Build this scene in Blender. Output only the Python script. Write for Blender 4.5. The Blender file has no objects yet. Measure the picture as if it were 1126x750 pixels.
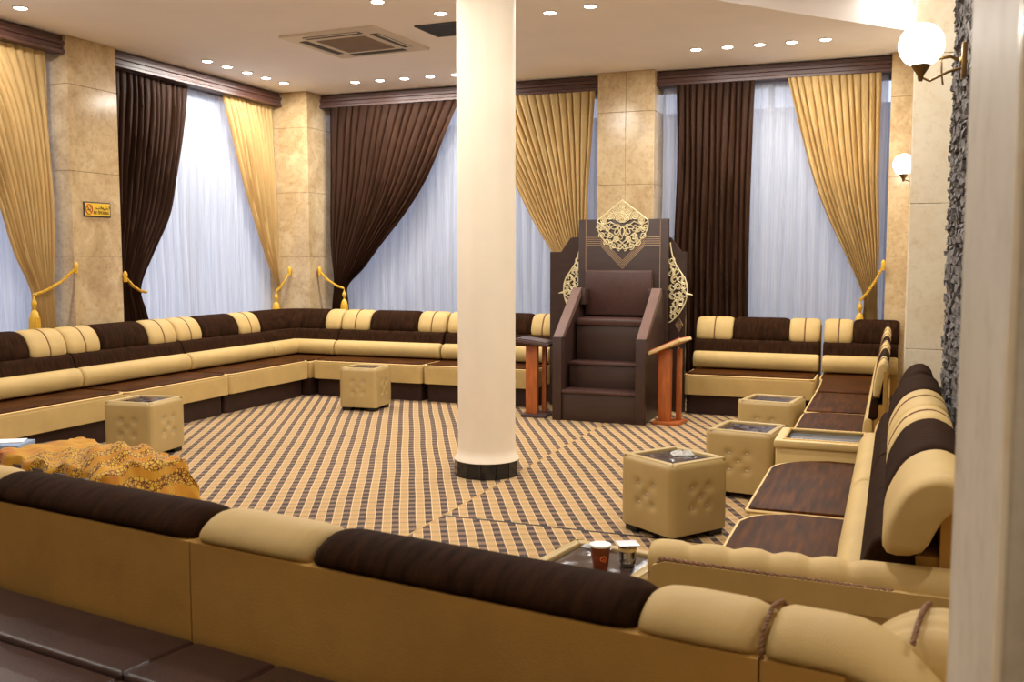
import bpy, bmesh, math, random
from mathutils import Vector, Matrix
random.seed(4)
PI = math.pi
R = math.radians
S = bpy.context.scene
COL = S.collection

# ------------------------------------------------------------ camera
cam_d = bpy.data.cameras.new('camera'); cam = bpy.data.objects.new('camera', cam_d); COL.objects.link(cam)
cam.location = (0, 0, 1.55); cam.rotation_euler = (R(90 - 4.9), 0, R(21.5))
cam_d.lens = 36 * 1070 / 1126; cam_d.sensor_width = 36; cam_d.clip_start = .05
cam_d.dof.use_dof = True; cam_d.dof.focus_distance = 7.5; cam_d.dof.aperture_fstop = 6.5
S.camera = cam
# ------------------------------------------------------------ world: overcast dusk sky
W = bpy.data.worlds.new('world'); S.world = W; W.use_nodes = True
bg = W.node_tree.nodes['Background']; bg.inputs[0].default_value = (.68, .77, 1, 1); bg.inputs[1].default_value = 1.5
S.view_settings.view_transform = 'Standard'; S.view_settings.look = 'None'; S.view_settings.gamma = 1
S.view_settings.use_curve_mapping = False; S.view_settings.exposure = 0.0
LAMP_W = 18.0          # watts of one downlight
LAMP_C = (1, .955, .89)
GLOBE_E = 14.0

# ------------------------------------------------------------ materials
MATS = {}
def srgb(c):
    return tuple(((v/255)/12.92 if v/255 <= .04045 else ((v/255+.055)/1.055)**2.4) for v in c) + (1,)
class N:
    """tiny node helper"""
    def __init__(s, name):
        m = bpy.data.materials.new(name); m.use_nodes = True; s.m = m; s.t = m.node_tree
        s.b = s.t.nodes['Principled BSDF']; s.out = s.t.nodes['Material Output']; MATS[name] = m
    def n(s, typ, **kw):
        x = s.t.nodes.new(typ)
        for k, v in kw.items(): setattr(x, k, v)
        return x
    def l(s, a, b): s.t.links.new(a, b)
    def set(s, **kw):
        for k, v in kw.items():
            s.b.inputs[k.replace('_', ' ')].default_value = v
    def m2(s, op, a, b=None, c=None):
        x = s.n('ShaderNodeMath', operation=op)
        for i, v in enumerate((a, b, c)):
            if v is None: continue
            if isinstance(v, (int, float)): x.inputs[i].default_value = v
            else: s.l(v, x.inputs[i])
        return x.outputs[0]
    def mix(s, f, a, b, blend='MIX'):
        x = s.n('ShaderNodeMix', data_type='RGBA', blend_type=blend)
        for i, v in ((0, f), (6, a), (7, b)):
            if isinstance(v, (int, float)): x.inputs[i].default_value = v
            elif isinstance(v, tuple): x.inputs[i].default_value = v
            else: s.l(v, x.inputs[i])
        return x.outputs[2]
    def noise(s, scale, detail=3, rough=.5, stretch=None, coord='Object', dist=0):
        tc = s.n('ShaderNodeTexCoord'); x = s.n('ShaderNodeTexNoise')
        x.inputs['Scale'].default_value = scale; x.inputs['Detail'].default_value = detail
        x.inputs['Roughness'].default_value = rough; x.inputs['Distortion'].default_value = dist
        if stretch:
            mp = s.n('ShaderNodeMapping'); mp.inputs['Scale'].default_value = stretch
            s.l(tc.outputs[coord], mp.inputs[0]); s.l(mp.outputs[0], x.inputs['Vector'])
        else: s.l(tc.outputs[coord], x.inputs['Vector'])
        return x.outputs[0]
    def ramp(s, f, stops):
        x = s.n('ShaderNodeValToRGB'); e = x.color_ramp.elements
        while len(e) < len(stops): e.new(.5)
        for i, (p, c) in enumerate(stops): e[i].position = p; e[i].color = c
        s.l(f, x.inputs[0]); return x.outputs[0]
    def bump(s, h, strength=.3, dist=.01):
        x = s.n('ShaderNodeBump'); x.inputs['Strength'].default_value = strength; x.inputs['Distance'].default_value = dist
        s.l(h, x.inputs['Height']); s.l(x.outputs[0], s.b.inputs['Normal'])
def plain(name, c, rough=.5, metal=0., sheen=0., sheen_c=None, var=.12, scale=6, bump=0., bscale=200, coat=0., stretch=None, spec=.5):
    k = N(name); c = srgb(c); k.b.inputs['Specular IOR Level'].default_value = spec
    f = k.noise(scale, 4, .6, stretch)
    a = tuple(v*(1-var) for v in c[:3]) + (1,); b = tuple(min(1, v*(1+var)) for v in c[:3]) + (1,)
    k.l(k.ramp(f, [(.3, a), (.7, b)]), k.b.inputs['Base Color'])
    k.set(Roughness=rough, Metallic=metal, Sheen_Weight=sheen, Coat_Weight=coat)
    if sheen: k.set(Sheen_Tint=srgb(sheen_c) if sheen_c else c, Sheen_Roughness=.35)
    if bump: k.bump(k.noise(bscale, 3), bump, .004)
    return k.m

plain('beige_velvet', (186, 156, 96), .66, sheen=.12, sheen_c=(250, 220, 150), var=.08, scale=5, bump=.25, bscale=350)
plain('beige_velvet_back', (172, 128, 56), .8, sheen=.1, sheen_c=(240, 190, 100), var=.14, scale=3.5, bump=.3, bscale=300)
plain('brown_velvet', (43, 25, 12), .85, spec=.05, sheen=.0, sheen_c=(150, 80, 40), var=.5, scale=22, bump=.4, bscale=260, stretch=(2, .4, .4))  # strong lighter and darker streaks paint the highlights on the pile
k = N('seat_velvet')      # brown pile; orange sheen streaks painted into its base colour
f = k.noise(7, 3, .5, (.5, 5, 1))
k.l(k.ramp(f, [(.35, srgb((40, 19, 6))), (.55, srgb((66, 34, 9))), (.9, srgb((104, 58, 16)))]), k.b.inputs['Base Color'])
k.b.inputs['Specular IOR Level'].default_value = .10; k.set(Roughness=.5, Sheen_Weight=.03, Sheen_Tint=srgb((190, 100, 40)), Sheen_Roughness=.3); k.b.inputs['Specular Tint'].default_value = srgb((255, 170, 100)); k.bump(k.noise(300), .3, .004)
plain('plinth_leather', (50, 31, 26), .5, spec=.3, var=.2, scale=10)
plain('bench_leather', (58, 36, 30), .4, var=.25, scale=7, bump=.2, bscale=120)
plain('piping_cream', (214, 180, 116), .55, var=.05)
plain('rope_brown', (120, 82, 48), .6, var=.3, scale=60)
plain('ottoman_leather', (176, 150, 98), .36, var=.06, scale=5, bump=.12, bscale=160)
plain('pad_leather', (54, 38, 36), .22, var=.2, scale=14, bump=.15, bscale=90)
plain('foot_dark', (22, 18, 18), .5)
plain('crystal_button', (225, 220, 210), .12, metal=.6, var=.02)
plain('gold_curtain', (222, 190, 130), .55, spec=.3, sheen=.15, sheen_c=(255, 225, 160), var=.1, scale=5, stretch=(1, 1, .3), bump=.15, bscale=250)
plain('brown_curtain', (66, 41, 26), .6, spec=.2, sheen=.0, sheen_c=(150, 90, 60), var=.2, scale=9, stretch=(1, 1, .2), bump=.15, bscale=250)
plain('pelmet_wood', (78, 50, 42), .4, var=.25, scale=6, stretch=(1, 1, 12))
plain('ceiling_paint', (244, 238, 236), .8, var=.02, scale=2)
plain('column_plaster', (236, 222, 200), .55, var=.03, scale=3, bump=.08, bscale=60)
plain('wall_paint', (215, 200, 175), .7, var=.03, scale=2)
plain('black_tile', (24, 23, 26), .15, var=.2, scale=8)
plain('grout_white', (225, 222, 215), .6, var=.05)
plain('minbar_wood', (56, 38, 32), .38, var=.15, scale=5, stretch=(1, 1, 6), bump=.1, bscale=90)
plain('minbar_leather', (70, 44, 38), .38, var=.15, scale=20, bump=.3, bscale=180)
plain('rail_wood_highlight', (110, 86, 78), .35, var=.12, scale=6)  # pulpit wood painted lighter for the grey highlight on the rails
plain('inlay_gold', (176, 146, 108), .4, var=.08)
plain('filigree_gold', (240, 226, 180), .3, metal=.15, var=.06)
plain('orange_wood', (166, 88, 40), .38, var=.25, scale=5, stretch=(6, 6, 1), coat=.2)
plain('stand_dark', (74, 56, 54), .3, var=.2)
plain('cream_pages', (216, 184, 128), .6, var=.1)
plain('seam_tape', (176, 140, 82), .8)
plain('bag_pink', (196, 168, 150), .45, var=.1)
plain('page_red', (176, 82, 56), .6, var=.2, scale=60)
plain('tassel_gold', (206, 160, 40), .5, sheen=.2, var=.15, scale=40)
plain('brass_dark', (120, 92, 52), .35, metal=.8)
plain('white_plastic', (218, 208, 196), .45, var=.02)
plain('grey_plastic', (150, 132, 118), .6, var=.06)
plain('slot_dark', (70, 66, 68), .6)
plain('metal_blue', (150, 156, 172), .35, metal=.3)
plain('white_paper', (235, 232, 225), .6, var=.03)
plain('blue_grey_card', (128, 146, 172), .6, var=.1)
plain('cup_brown', (110, 48, 18), .45, var=.3, scale=40)
plain('cup_orange', (226, 110, 40), .45)
plain('foil_white', (225, 225, 228), .3, var=.05, scale=60)
plain('sign_yellow', (222, 178, 22), .5, var=.04)
plain('sign_black', (44, 32, 16), .6)
plain('sign_red', (168, 60, 24), .5)
plain('pavement_grey', (150, 150, 155), .9, var=.1)
plain('outside_wall_paint', (150, 156, 172), .9, var=.06, scale=1)
plain('console_frame', (206, 178, 118), .5, var=.06)

def marble(name, base, vein, dark, rough=.16, scale=3.0):
    k = N(name)
    f = k.noise(scale, 8, .68, dist=.6); g = k.noise(scale*9, 6, .7)
    c1 = k.ramp(f, [(.3, srgb(dark)), (.5, srgb(base)), (.72, srgb(vein))])
    c2 = k.ramp(g, [(.32, srgb(dark)), (.5, (1, 1, 1, 1))])
    k.l(k.mix(.35, c1, c2, 'MULTIPLY'), k.b.inputs['Base Color'])
    k.set(Roughness=rough); return k.m
marble('tan_marble', (188, 162, 122), (206, 184, 146), (162, 134, 94))
marble('cream_marble', (234, 220, 192), (240, 230, 206), (224, 206, 172), .25, 2.2)
marble('grey_marble', (206, 196, 178), (216, 206, 190), (192, 180, 160), .5, 2.0)
marble('slate', (84, 78, 75), (140, 130, 120), (26, 25, 27), .8, 22)

k = N('glass'); k.set(Base_Color=(1, 1, 1, 1), Roughness=.02, Transmission_Weight=1., IOR=1.45)
tr = k.n('ShaderNodeBsdfTransparent'); gl = k.n('ShaderNodeBsdfGlossy'); gl.inputs['Roughness'].default_value = .02
mx = k.n('ShaderNodeMixShader'); mx.inputs[0].default_value = .08
k.l(tr.outputs[0], mx.inputs[1]); k.l(gl.outputs[0], mx.inputs[2]); k.l(mx.outputs[0], k.out.inputs[0])
k = N('clear_plastic'); tr = k.n('ShaderNodeBsdfTransparent'); tr.inputs[0].default_value = (.93, .93, .93, 1)
gl = k.n('ShaderNodeBsdfGlossy'); gl.inputs['Roughness'].default_value = .05
lw = k.n('ShaderNodeFresnel'); lw.inputs[0].default_value = 1.5
mx = k.n('ShaderNodeMixShader'); k.l(k.m2('ADD', lw.outputs[0], .16), mx.inputs[0])
k.l(tr.outputs[0], mx.inputs[1]); k.l(gl.outputs[0], mx.inputs[2]); k.l(mx.outputs[0], k.out.inputs[0])
k = N('console_glass'); k.set(Base_Color=srgb((110, 118, 128)), Roughness=.06, Metallic=.25)
k = N('sheer')            # thin white voile: lets daylight through and diffuses it
df = k.n('ShaderNodeBsdfDiffuse'); tl = k.n('ShaderNodeBsdfTranslucent'); tp = k.n('ShaderNodeBsdfTransparent')
df.inputs[0].default_value = (.86, .88, .93, 1); tl.inputs[0].default_value = (.93, .94, .98, 1)
w = k.noise(5, 3, .5, (14, 14, .25))
a = k.n('ShaderNodeMixShader'); a.inputs[0].default_value = .68; k.l(df.outputs[0], a.inputs[1]); k.l(tl.outputs[0], a.inputs[2])
b = k.n('ShaderNodeMixShader'); k.l(k.m2('MULTIPLY_ADD', w, .5, .0), b.inputs[0]); k.l(a.outputs[0], b.inputs[1]); k.l(tp.outputs[0], b.inputs[2])
k.l(b.outputs[0], k.out.inputs[0])
def emis(name, c, st):
    k = N(name); e = k.n('ShaderNodeEmission'); e.inputs[0].default_value = c + (1,); e.inputs[1].default_value = st
    k.l(e.outputs[0], k.out.inputs[0]); return k.m
emis('lamp_lens', (1, .96, .9), 22.0)
emis('globe_glow', (1, .93, .82), GLOBE_E)

def carpet_mat(name, du, dv):
    k = N(name); ge = k.n('ShaderNodeNewGeometry'); sp = k.n('ShaderNodeSeparateXYZ'); k.l(ge.outputs['Position'], sp.inputs[0])
    a = R(27.5); ca, sa = math.cos(a), math.sin(a)
    wob = k.noise(1.2, 2, .5)
    U = k.m2('ADD', k.m2('ADD', k.m2('MULTIPLY', sp.outputs[0], ca), k.m2('MULTIPLY', sp.outputs[1], sa)), k.m2('MULTIPLY', wob, .02))
    V = k.m2('ADD', k.m2('MULTIPLY', sp.outputs[0], -sa), k.m2('MULTIPLY', sp.outputs[1], ca))
    u = k.m2('FRACT', k.m2('ADD', k.m2('DIVIDE', U, .0995), du + 100)); v = k.m2('FRACT', k.m2('ADD', k.m2('DIVIDE', V, .1), dv + 100))
    fine = k.noise(260, 2, .6)
    def band(x, lo, hi, soft=.03):
        p = k.n('ShaderNodeMapRange', interpolation_type='SMOOTHSTEP'); k.l(x, p.inputs[0]); p.inputs[1].default_value = lo; p.inputs[2].default_value = lo+soft
        q = k.n('ShaderNodeMapRange', interpolation_type='SMOOTHSTEP'); k.l(x, q.inputs[0]); q.inputs[1].default_value = hi-soft; q.inputs[2].default_value = hi
        q.inputs[3].default_value = 1; q.inputs[4].default_value = 0
        return k.m2('MULTIPLY', p.outputs[0], q.outputs[0])
    stripe = band(u, .0, .46); blk = band(v, .16, .70)
    teeth = k.m2('GREATER_THAN', k.m2('FRACT', k.m2('MULTIPLY', u, 7.5)), .22)
    gold = k.mix(fine, srgb((148, 122, 72)), srgb((188, 160, 106)))
    gold = k.mix(k.m2('MULTIPLY', band(v, .30, .5), .6), gold, srgb((150, 92, 52)))
    gold = k.mix(k.m2('MULTIPLY', band(v, .7, .98), .45), gold, srgb((206, 140, 92)))
    taupe = k.mix(fine, srgb((104, 78, 56)), srgb((134, 104, 74)))
    dark = k.mix(fine, srgb((20, 10, 14)), srgb((52, 32, 32)))
    st = k.mix(k.m2('MULTIPLY', blk, k.m2('MULTIPLY_ADD', teeth, .25, .75)), taupe, dark)
    c = k.mix(stripe, gold, st)
    line = k.m2('ADD', band(u, .46, .50, .01), band(u, .97, 1.0, .01))
    c = k.mix(k.m2('MULTIPLY', line, .6), c, srgb((240, 222, 190)))
    k.l(c, k.b.inputs['Base Color']); k.set(Roughness=.95, Sheen_Weight=.1); k.bump(fine, .6, .006); return k.m
carpet_mat('carpet_left', .1, .0); carpet_mat('carpet_right', .45, .4); carpet_mat('carpet_near', .3, .15)

k = N('paisley_cloth')
f = k.noise(3.2, 2, .5, (1, 2.2, 1)); vo = k.n('ShaderNodeTexVoronoi'); vo.inputs['Scale'].default_value = 85; vo.feature = 'DISTANCE_TO_EDGE'
tc = k.n('ShaderNodeTexCoord'); k.l(tc.outputs['UV'], vo.inputs['Vector'])
wv = k.n('ShaderNodeTexWave'); wv.inputs['Scale'].default_value = 4.5; wv.inputs['Distortion'].default_value = 7; wv.inputs['Detail'].default_value = 3; k.l(tc.outputs['UV'], wv.inputs['Vector'])
uvs = k.n('ShaderNodeSeparateXYZ'); k.l(tc.outputs['UV'], uvs.inputs[0])
c1 = k.ramp(f, [(.35, srgb((216, 146, 20))), (.55, srgb((226, 176, 44))), (.75, srgb((206, 104, 24)))])
edge = k.ramp(vo.outputs[0], [(.05, srgb((96, 56, 22))), (.10, srgb((222, 150, 30))), (.22, srgb((236, 204, 70)))])
pat = k.ramp(wv.outputs[1], [(.22, (0, 0, 0, 1)), (.34, (1, 1, 1, 1))])
bandm = k.m2('MULTIPLY', k.m2('GREATER_THAN', uvs.outputs[0], .24), k.m2('LESS_THAN', uvs.outputs[0], .86))
k.l(k.mix(k.m2('MULTIPLY', bandm, k.m2('MULTIPLY', pat, 1.0)), c1, edge), k.b.inputs['Base Color'])
k.set(Roughness=.7, Sheen_Weight=.2)

# ------------------------------------------------------------ mesh helpers
def obj(name, bm, mat, parent=None, smooth=True, angle=40):
    me = bpy.data.meshes.new(name); bmesh.ops.recalc_face_normals(bm, faces=bm.faces[:]) ; bm.to_mesh(me); bm.free()
    if smooth:
        for p in me.polygons: p.use_smooth = True
        try: me.set_sharp_from_angle(angle=R(angle))
        except Exception: pass
    o = bpy.data.objects.new(name, me); COL.objects.link(o)
    me.materials.append(MATS[mat])
    if parent: o.parent = parent
    return o
def thing(name, label, cat, loc=(0, 0, 0), rz=0, group=None):
    o = bpy.data.objects.new(name, None); COL.objects.link(o); o.location = loc; o.rotation_euler = (0, 0, rz)
    o.empty_display_size = .1; o['label'] = label; o['category'] = cat
    if group: o['group'] = group
    return o
def tag(o, label, cat, group=None):
    o['label'] = label; o['category'] = cat
    if group: o['group'] = group
    return o
def struct(o): o['kind'] = 'structure'; return o
def box(bm, a, b, bev=0, seg=2, mat=None):
    r = bmesh.ops.create_cube(bm, size=1)
    c = [(a[i]+b[i])/2 for i in range(3)]; s = [abs(b[i]-a[i]) for i in range(3)]
    M = Matrix.Translation(c) @ Matrix.Diagonal((*s, 1))
    if mat is not None: M = mat @ M
    bmesh.ops.transform(bm, matrix=M, verts=r['verts'])
    if bev:
        es = {e for v in r['verts'] for e in v.link_edges}
        bmesh.ops.bevel(bm, geom=list(es), offset=bev, segments=seg, affect='EDGES', profile=.5)
    return bm
def B(a, b, bev=0, seg=2): return box(bmesh.new(), a, b, bev, seg)
def prism(pts, z0, z1, bev=0, axis='z', bm=None):
    """extrude a polygon: pts in the plane, between z0..z1 along axis"""
    bm = bm or bmesh.new()
    def P(p, z):
        return {'z': (p[0], p[1], z), 'y': (p[0], z, p[1]), 'x': (z, p[0], p[1])}[axis]
    lo = [bm.verts.new(P(p, z0)) for p in pts]; hi = [bm.verts.new(P(p, z1)) for p in pts]; n = len(pts)
    f1 = bm.faces.new(lo); f2 = bm.faces.new(hi)
    for i in range(n): bm.faces.new((lo[i], lo[(i+1) % n], hi[(i+1) % n], hi[i]))
    if bev: bmesh.ops.bevel(bm, geom=list(f2.edges), offset=bev, segments=3, affect='EDGES', profile=.5)
    return bm
def tube(pts, r, seg=8, closed=False, bm=None, rad=None, caps=True):
    bm = bm or bmesh.new(); pts = [Vector(p) for p in pts]; n = len(pts); rings = []; up = Vector((0, 0, 1)); prev = None
    for i, p in enumerate(pts):
        a = pts[(i-1) % n] if (closed or i > 0) else p; b = pts[(i+1) % n] if (closed or i < n-1) else p
        t = (b-a)
        if t.length < 1e-9: t = Vector((0, 0, 1))
        t.normalize()
        if prev is None:
            x = t.orthogonal().normalized()
        else:
            x = prev - t*prev.dot(t)
            x = x.normalized() if x.length > 1e-6 else t.orthogonal().normalized()
        prev = x; y = t.cross(x); rr = rad[i] if rad else r
        rings.append([bm.verts.new(p + (x*math.cos(2*PI*k/seg) + y*math.sin(2*PI*k/seg))*rr) for k in range(seg)])
    m = n if closed else n-1
    for i in range(m):
        A, Bq = rings[i], rings[(i+1) % n]
        for k in range(seg): bm.faces.new((A[k], A[(k+1) % seg], Bq[(k+1) % seg], Bq[k]))
    if not closed and caps:
        bm.faces.new(rings[0]); bm.faces.new(rings[-1])
    return bm
def resample(pts, step):
    out = [Vector(pts[0])]
    for a, b in zip(pts, pts[1:]):
        a, b = Vector(a), Vector(b); n = max(1, int((b-a).length/step))
        out += [a + (b-a)*i/n for i in range(1, n+1)]
    return out
def rope(pts, r, pitch=.03, bm=None, seg=5):
    """two strands twisted around the path"""
    bm = bm or bmesh.new(); P = resample(pts, pitch/6); s = 0; strands = ([], [])
    for i, p in enumerate(P):
        t = (P[min(i+1, len(P)-1)] - P[max(i-1, 0)]).normalized()
        x = t.cross(Vector((.12, .2, 1))).normalized(); y = t.cross(x)
        if i: s += (P[i]-P[i-1]).length
        for q in (0, 1):
            a = 2*PI*s/pitch + q*PI; strands[q].append(p + (x*math.cos(a)+y*math.sin(a))*r*.55)
    for q in (0, 1): tube(strands[q], r*.62, seg, bm=bm)
    return bm
def lathe(prof, seg=24, c=(0, 0, 0), bm=None):
    bm = bm or bmesh.new(); rings = []
    for r, z in prof:
        rings.append([bm.verts.new((c[0]+max(r, 1e-4)*math.cos(2*PI*k/seg), c[1]+max(r, 1e-4)*math.sin(2*PI*k/seg), c[2]+z)) for k in range(seg)])
    for A, Bq in zip(rings, rings[1:]):
        for k in range(seg): bm.faces.new((A[k], A[(k+1) % seg], Bq[(k+1) % seg], Bq[k]))
    bm.faces.new(rings[0]); bm.faces.new(rings[-1]); return bm
def smooth_loop(pts, n=3):
    """closed Catmull-Rom through profile points"""
    out = []; m = len(pts)
    for i in range(m):
        p0, p1, p2, p3 = (Vector(pts[(i+k-1) % m]) for k in range(4))
        for j in range(n):
            t = j/n
            out.append(.5*((2*p1) + (p2-p0)*t + (2*p0-5*p1+4*p2-p3)*t*t + (3*p1-p0-3*p2+p3)*t**3))
    return out
def sweep(path, loop, er=.05, grooves=(), gd=.10, gw=.02, ends=(1, 1), bm=None, step=.03):
    """path: [(x, y, ox, oy)] in plan, o = outward depth vector; loop: [(d, z)] ; rounded ends; grooves = arclengths"""
    bm = bm or bmesh.new()
    ss = [0]
    for a, b in zip(path, path[1:]): ss.append(ss[-1] + math.hypot(b[0]-a[0], b[1]-a[1]))
    L = ss[-1]
    T = sorted(set([0, L] + [er*k for k in (.03, .12, .3, .55, 1)] + [L-er*k for k in (.03, .12, .3, .55, 1)] + ss +
                   [L*i/max(2, int(L/step)) for i in range(max(2, int(L/step)))] + [g+gw*q for g in grooves for q in (-1, -.5, 0, .5, 1)]))
    T = [t for t in T if 0 <= t <= L]
    cx = sum(p[0] for p in loop)/len(loop); cz = sum(p[1] for p in loop)/len(loop); rings = []
    zmin = min(p[1] for p in loop)
    for t in T:
        i = 0
        while i < len(ss)-2 and t > ss[i+1]+1e-9: i += 1
        f = (t-ss[i])/max(1e-9, ss[i+1]-ss[i]); P = [path[i][k]+(path[i+1][k]-path[i][k])*f for k in range(4)]
        s = 1
        for d, on in ((t, ends[0]), (L-t, ends[1])):
            if on and d < er: s *= .72 + .28*(1-(1-d/er)**2)**.5 if d > 0 else .72
        for g in grooves: s *= 1 - gd*math.exp(-((t-g)/gw)**2*2.2)
        rings.append([bm.verts.new((P[0]+P[2]*(cx+(q[0]-cx)*s), P[1]+P[3]*(cx+(q[0]-cx)*s), cz+(q[1]-cz)*s)) for q in loop])
    n = len(loop)
    for A, Bq in zip(rings, rings[1:]):
        for k in range(n): bm.faces.new((A[k], A[(k+1) % n], Bq[(k+1) % n], Bq[k]))
    bm.faces.new(rings[0]); bm.faces.new(rings[-1]); return bm
def copy_tree(o, parent=None):
    c = o.copy(); COL.objects.link(c); c.parent = parent
    for ch in o.children: copy_tree(ch, c)
    return c
def ordw(i): return ['first', 'second', 'third', 'fourth', 'fifth', 'sixth'][i]

# ------------------------------------------------------------ room shell
CZ = 3.55
XL, XR, YB, YN = -7.35, 4.2, 10.85, -3.0
fl = struct(obj('floor', B((XL-.2, YN, -.1), (XR, YB+.2, -.012)), 'wall_paint'))
for (x0, y0, x1, y1, m) in ((XL, YN, -2.505, YB, 'carpet_left'), (-2.495, 5.215, XR, YB, 'carpet_right'), (-2.495, YN, XR, 5.2, 'carpet_near')):
    obj('carpet_piece', B((x0, y0, -.012), (x1, y1, 0)), m, fl)
obj('carpet_seam', B((-2.504, 4.3, -.011), (-2.494, 9.4, .0015)), 'seam_tape', fl)
obj('carpet_seam', B((-2.5, 5.198, -.011), (-.5, 5.217, .0015)), 'foot_dark', fl)
# ceiling with the raised area over the lobby side (hole polygon)
hole = [(-1.95, 7.14), (-1.38, 7.82), (-.93, 8.36), (-.53, 8.83), (-.12, 9.3), (.32, 9.8), (.95, 10.3), (XR-.4, 10.3), (XR-.4, 2.2), (-1.0, 2.2), (-1.95, 3.3)]
bm = bmesh.new()
outer = [(XL-.2, YN), (XR, YN), (XR, YB+.2), (XL-.2, YB+.2)]
vs = [bm.verts.new((*p, CZ)) for p in outer]; vh = [bm.verts.new((*p, CZ)) for p in hole]
es = [bm.edges.new((vs[i], vs[(i+1) % 4])) for i in range(4)] + [bm.edges.new((vh[i], vh[(i+1) % len(vh)])) for i in range(len(vh))]
bmesh.ops.triangle_fill(bm, use_beauty=True, edges=es)
ce = struct(obj('ceiling', bm, 'ceiling_paint', smooth=False))
bm = bmesh.new(); up = [(*p, CZ+.34) for p in hole]; n = len(hole)
lo = [bm.verts.new((*p, CZ)) for p in hole]; hi = [bm.verts.new(p) for p in up]
for i in range(n): bm.faces.new((lo[i], lo[(i+1) % n], hi[(i+1) % n], hi[i]))
bm.faces.new(hi)
obj('raised_ceiling', bm, 'ceiling_paint', ce, smooth=False)
struct(obj('wall_near', B((XL-.2, YN-.2, 0), (XR, YN, CZ+.4)), 'wall_paint'))
struct(obj('wall_right', B((XR, YN-.2, 0), (XR+.2, YB+.2, CZ+.4)), 'wall_paint'))
struct(obj('wall_back', B((.32, 10.5, 0), (XR, YB+.2, CZ+.4)), 'wall_paint'))
struct(obj('wall_left', B((XL-.25, YN, 0), (XL-.05, 3.6, CZ)), 'wall_paint'))
def sills(name, a, b):
    struct(obj(name, B(a, b), 'wall_paint'))
sills('trim_1', (XL-.25, 3.6, 0), (XL-.05, YB+.2, .35)); sills('trim_2', (XL-.2, YB+.05, 0), (.32, YB+.25, .35))
sills('trim_3', (XL-.25, 3.6, 3.42), (XL-.05, YB+.2, CZ+.1)); sills('trim_4', (XL-.2, YB+.05, 3.42), (.32, YB+.25, CZ+.1))

def window(n, axis, a, b, pos, muls):
    """glazing wall between a..b; axis 'x' = back wall (runs along x at y=pos), 'y' = left wall"""
    def bx(u0, u1, d0, d1, z0, z1):
        return B((u0, pos+d0, z0), (u1, pos+d1, z1)) if axis == 'x' else B((pos-d1, u0, z0), (pos-d0, u1, z1))
    fr = obj('window_%d' % n, bx(a, b, 0, .06, .35, .42), 'metal_blue'); struct(fr)
    obj('top_rail', bx(a, b, 0, .06, 3.36, 3.42), 'metal_blue', fr)
    us = [a] + muls + [b]
    for u in us: obj('mullion', bx(max(a, u-.03), min(b, u+.03), 0, .06, .42, 3.36), 'metal_blue', fr)
    for u0, u1 in zip(us, us[1:]): obj('pane', bx(u0+.02, u1-.02, .025, .033, .42, 3.36), 'glass', fr)
window(1, 'y', 3.7, 6.85, XL+.02, [5.2])
window(2, 'y', 7.4, 10.25, XL+.02, [8.8])
window(3, 'x', -6.72, -3.05, 10.84, [-5.5, -4.3])
window(4, 'x', -2.5, -.06, 10.84, [-1.3])

# marble pillars: core + slabs that are parts
def pillar(label, x0, x1, y0, y1, faces, mat, zt=CZ, hs=.78, cols=None, core='grout_white', name='wall_pillar', z0=0):
    c = obj(name, B((x0+.012, y0+.012, z0), (x1-.012, y1-.012, zt)), core); struct(c); c['label'] = label
    for f, nc in faces.items():
        k = 0; z = z0
        while z < zt-.02:
            z1 = min(zt, z+hs)
            for i in range(nc):
                g = .0015
                if f == 'front': a, b = (x0+(x1-x0)*i/nc+g, y0, z+g), (x0+(x1-x0)*(i+1)/nc-g, y0+.014, z1-g)
                if f == 'right': a, b = (x1-.014, y0+(y1-y0)*i/nc+g, z+g), (x1, y0+(y1-y0)*(i+1)/nc-g, z1-g)
                if f == 'left': a, b = (x0, y0+(y1-y0)*i/nc+g, z+g), (x0+.014, y0+(y1-y0)*(i+1)/nc-g, z1-g)
                obj('marble_slab', B(a, b, .002, 1), mat, c, smooth=False)
            z = z1
    return c
PL = pillar('tan marble pillar on the left with the yellow sign', -7.42, -7.02, 6.86, 7.46, {'front': 1, 'right': 1}, 'tan_marble', core='tan_marble')
pillar('tan marble pillar in the far left corner', -7.42, -6.68, 10.2, 10.95, {'front': 1, 'right': 1}, 'tan_marble', core='tan_marble')
pillar('tan marble pillar behind the tall stepped pulpit', -3.09, -2.46, 10.4, 10.95, {'front': 2, 'right': 1, 'left': 1}, 'tan_marble', core='tan_marble')
pillar('tan marble pillar at the right end of the far wall', -.1, .34, 10.4, 10.95, {'front': 1, 'left': 1}, 'tan_marble', core='tan_marble')
pillar('cream marble pillar behind the right hand sofas', .068, .62, 6.9, 7.45, {'front': 2, 'left': 1}, 'cream_marble', zt=CZ+.34, hs=.95, core='cream_marble')
pillar('cream marble pillar in the right foreground', .080, 1.3, .80, 1.395, {'front': 3, 'left': 1}, 'grey_marble', zt=CZ+.0, hs=3.6, core='cream_marble')
struct(obj('trim_5', B((.078, .796, 0), (.083, .808, CZ)), 'cream_marble'))
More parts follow.
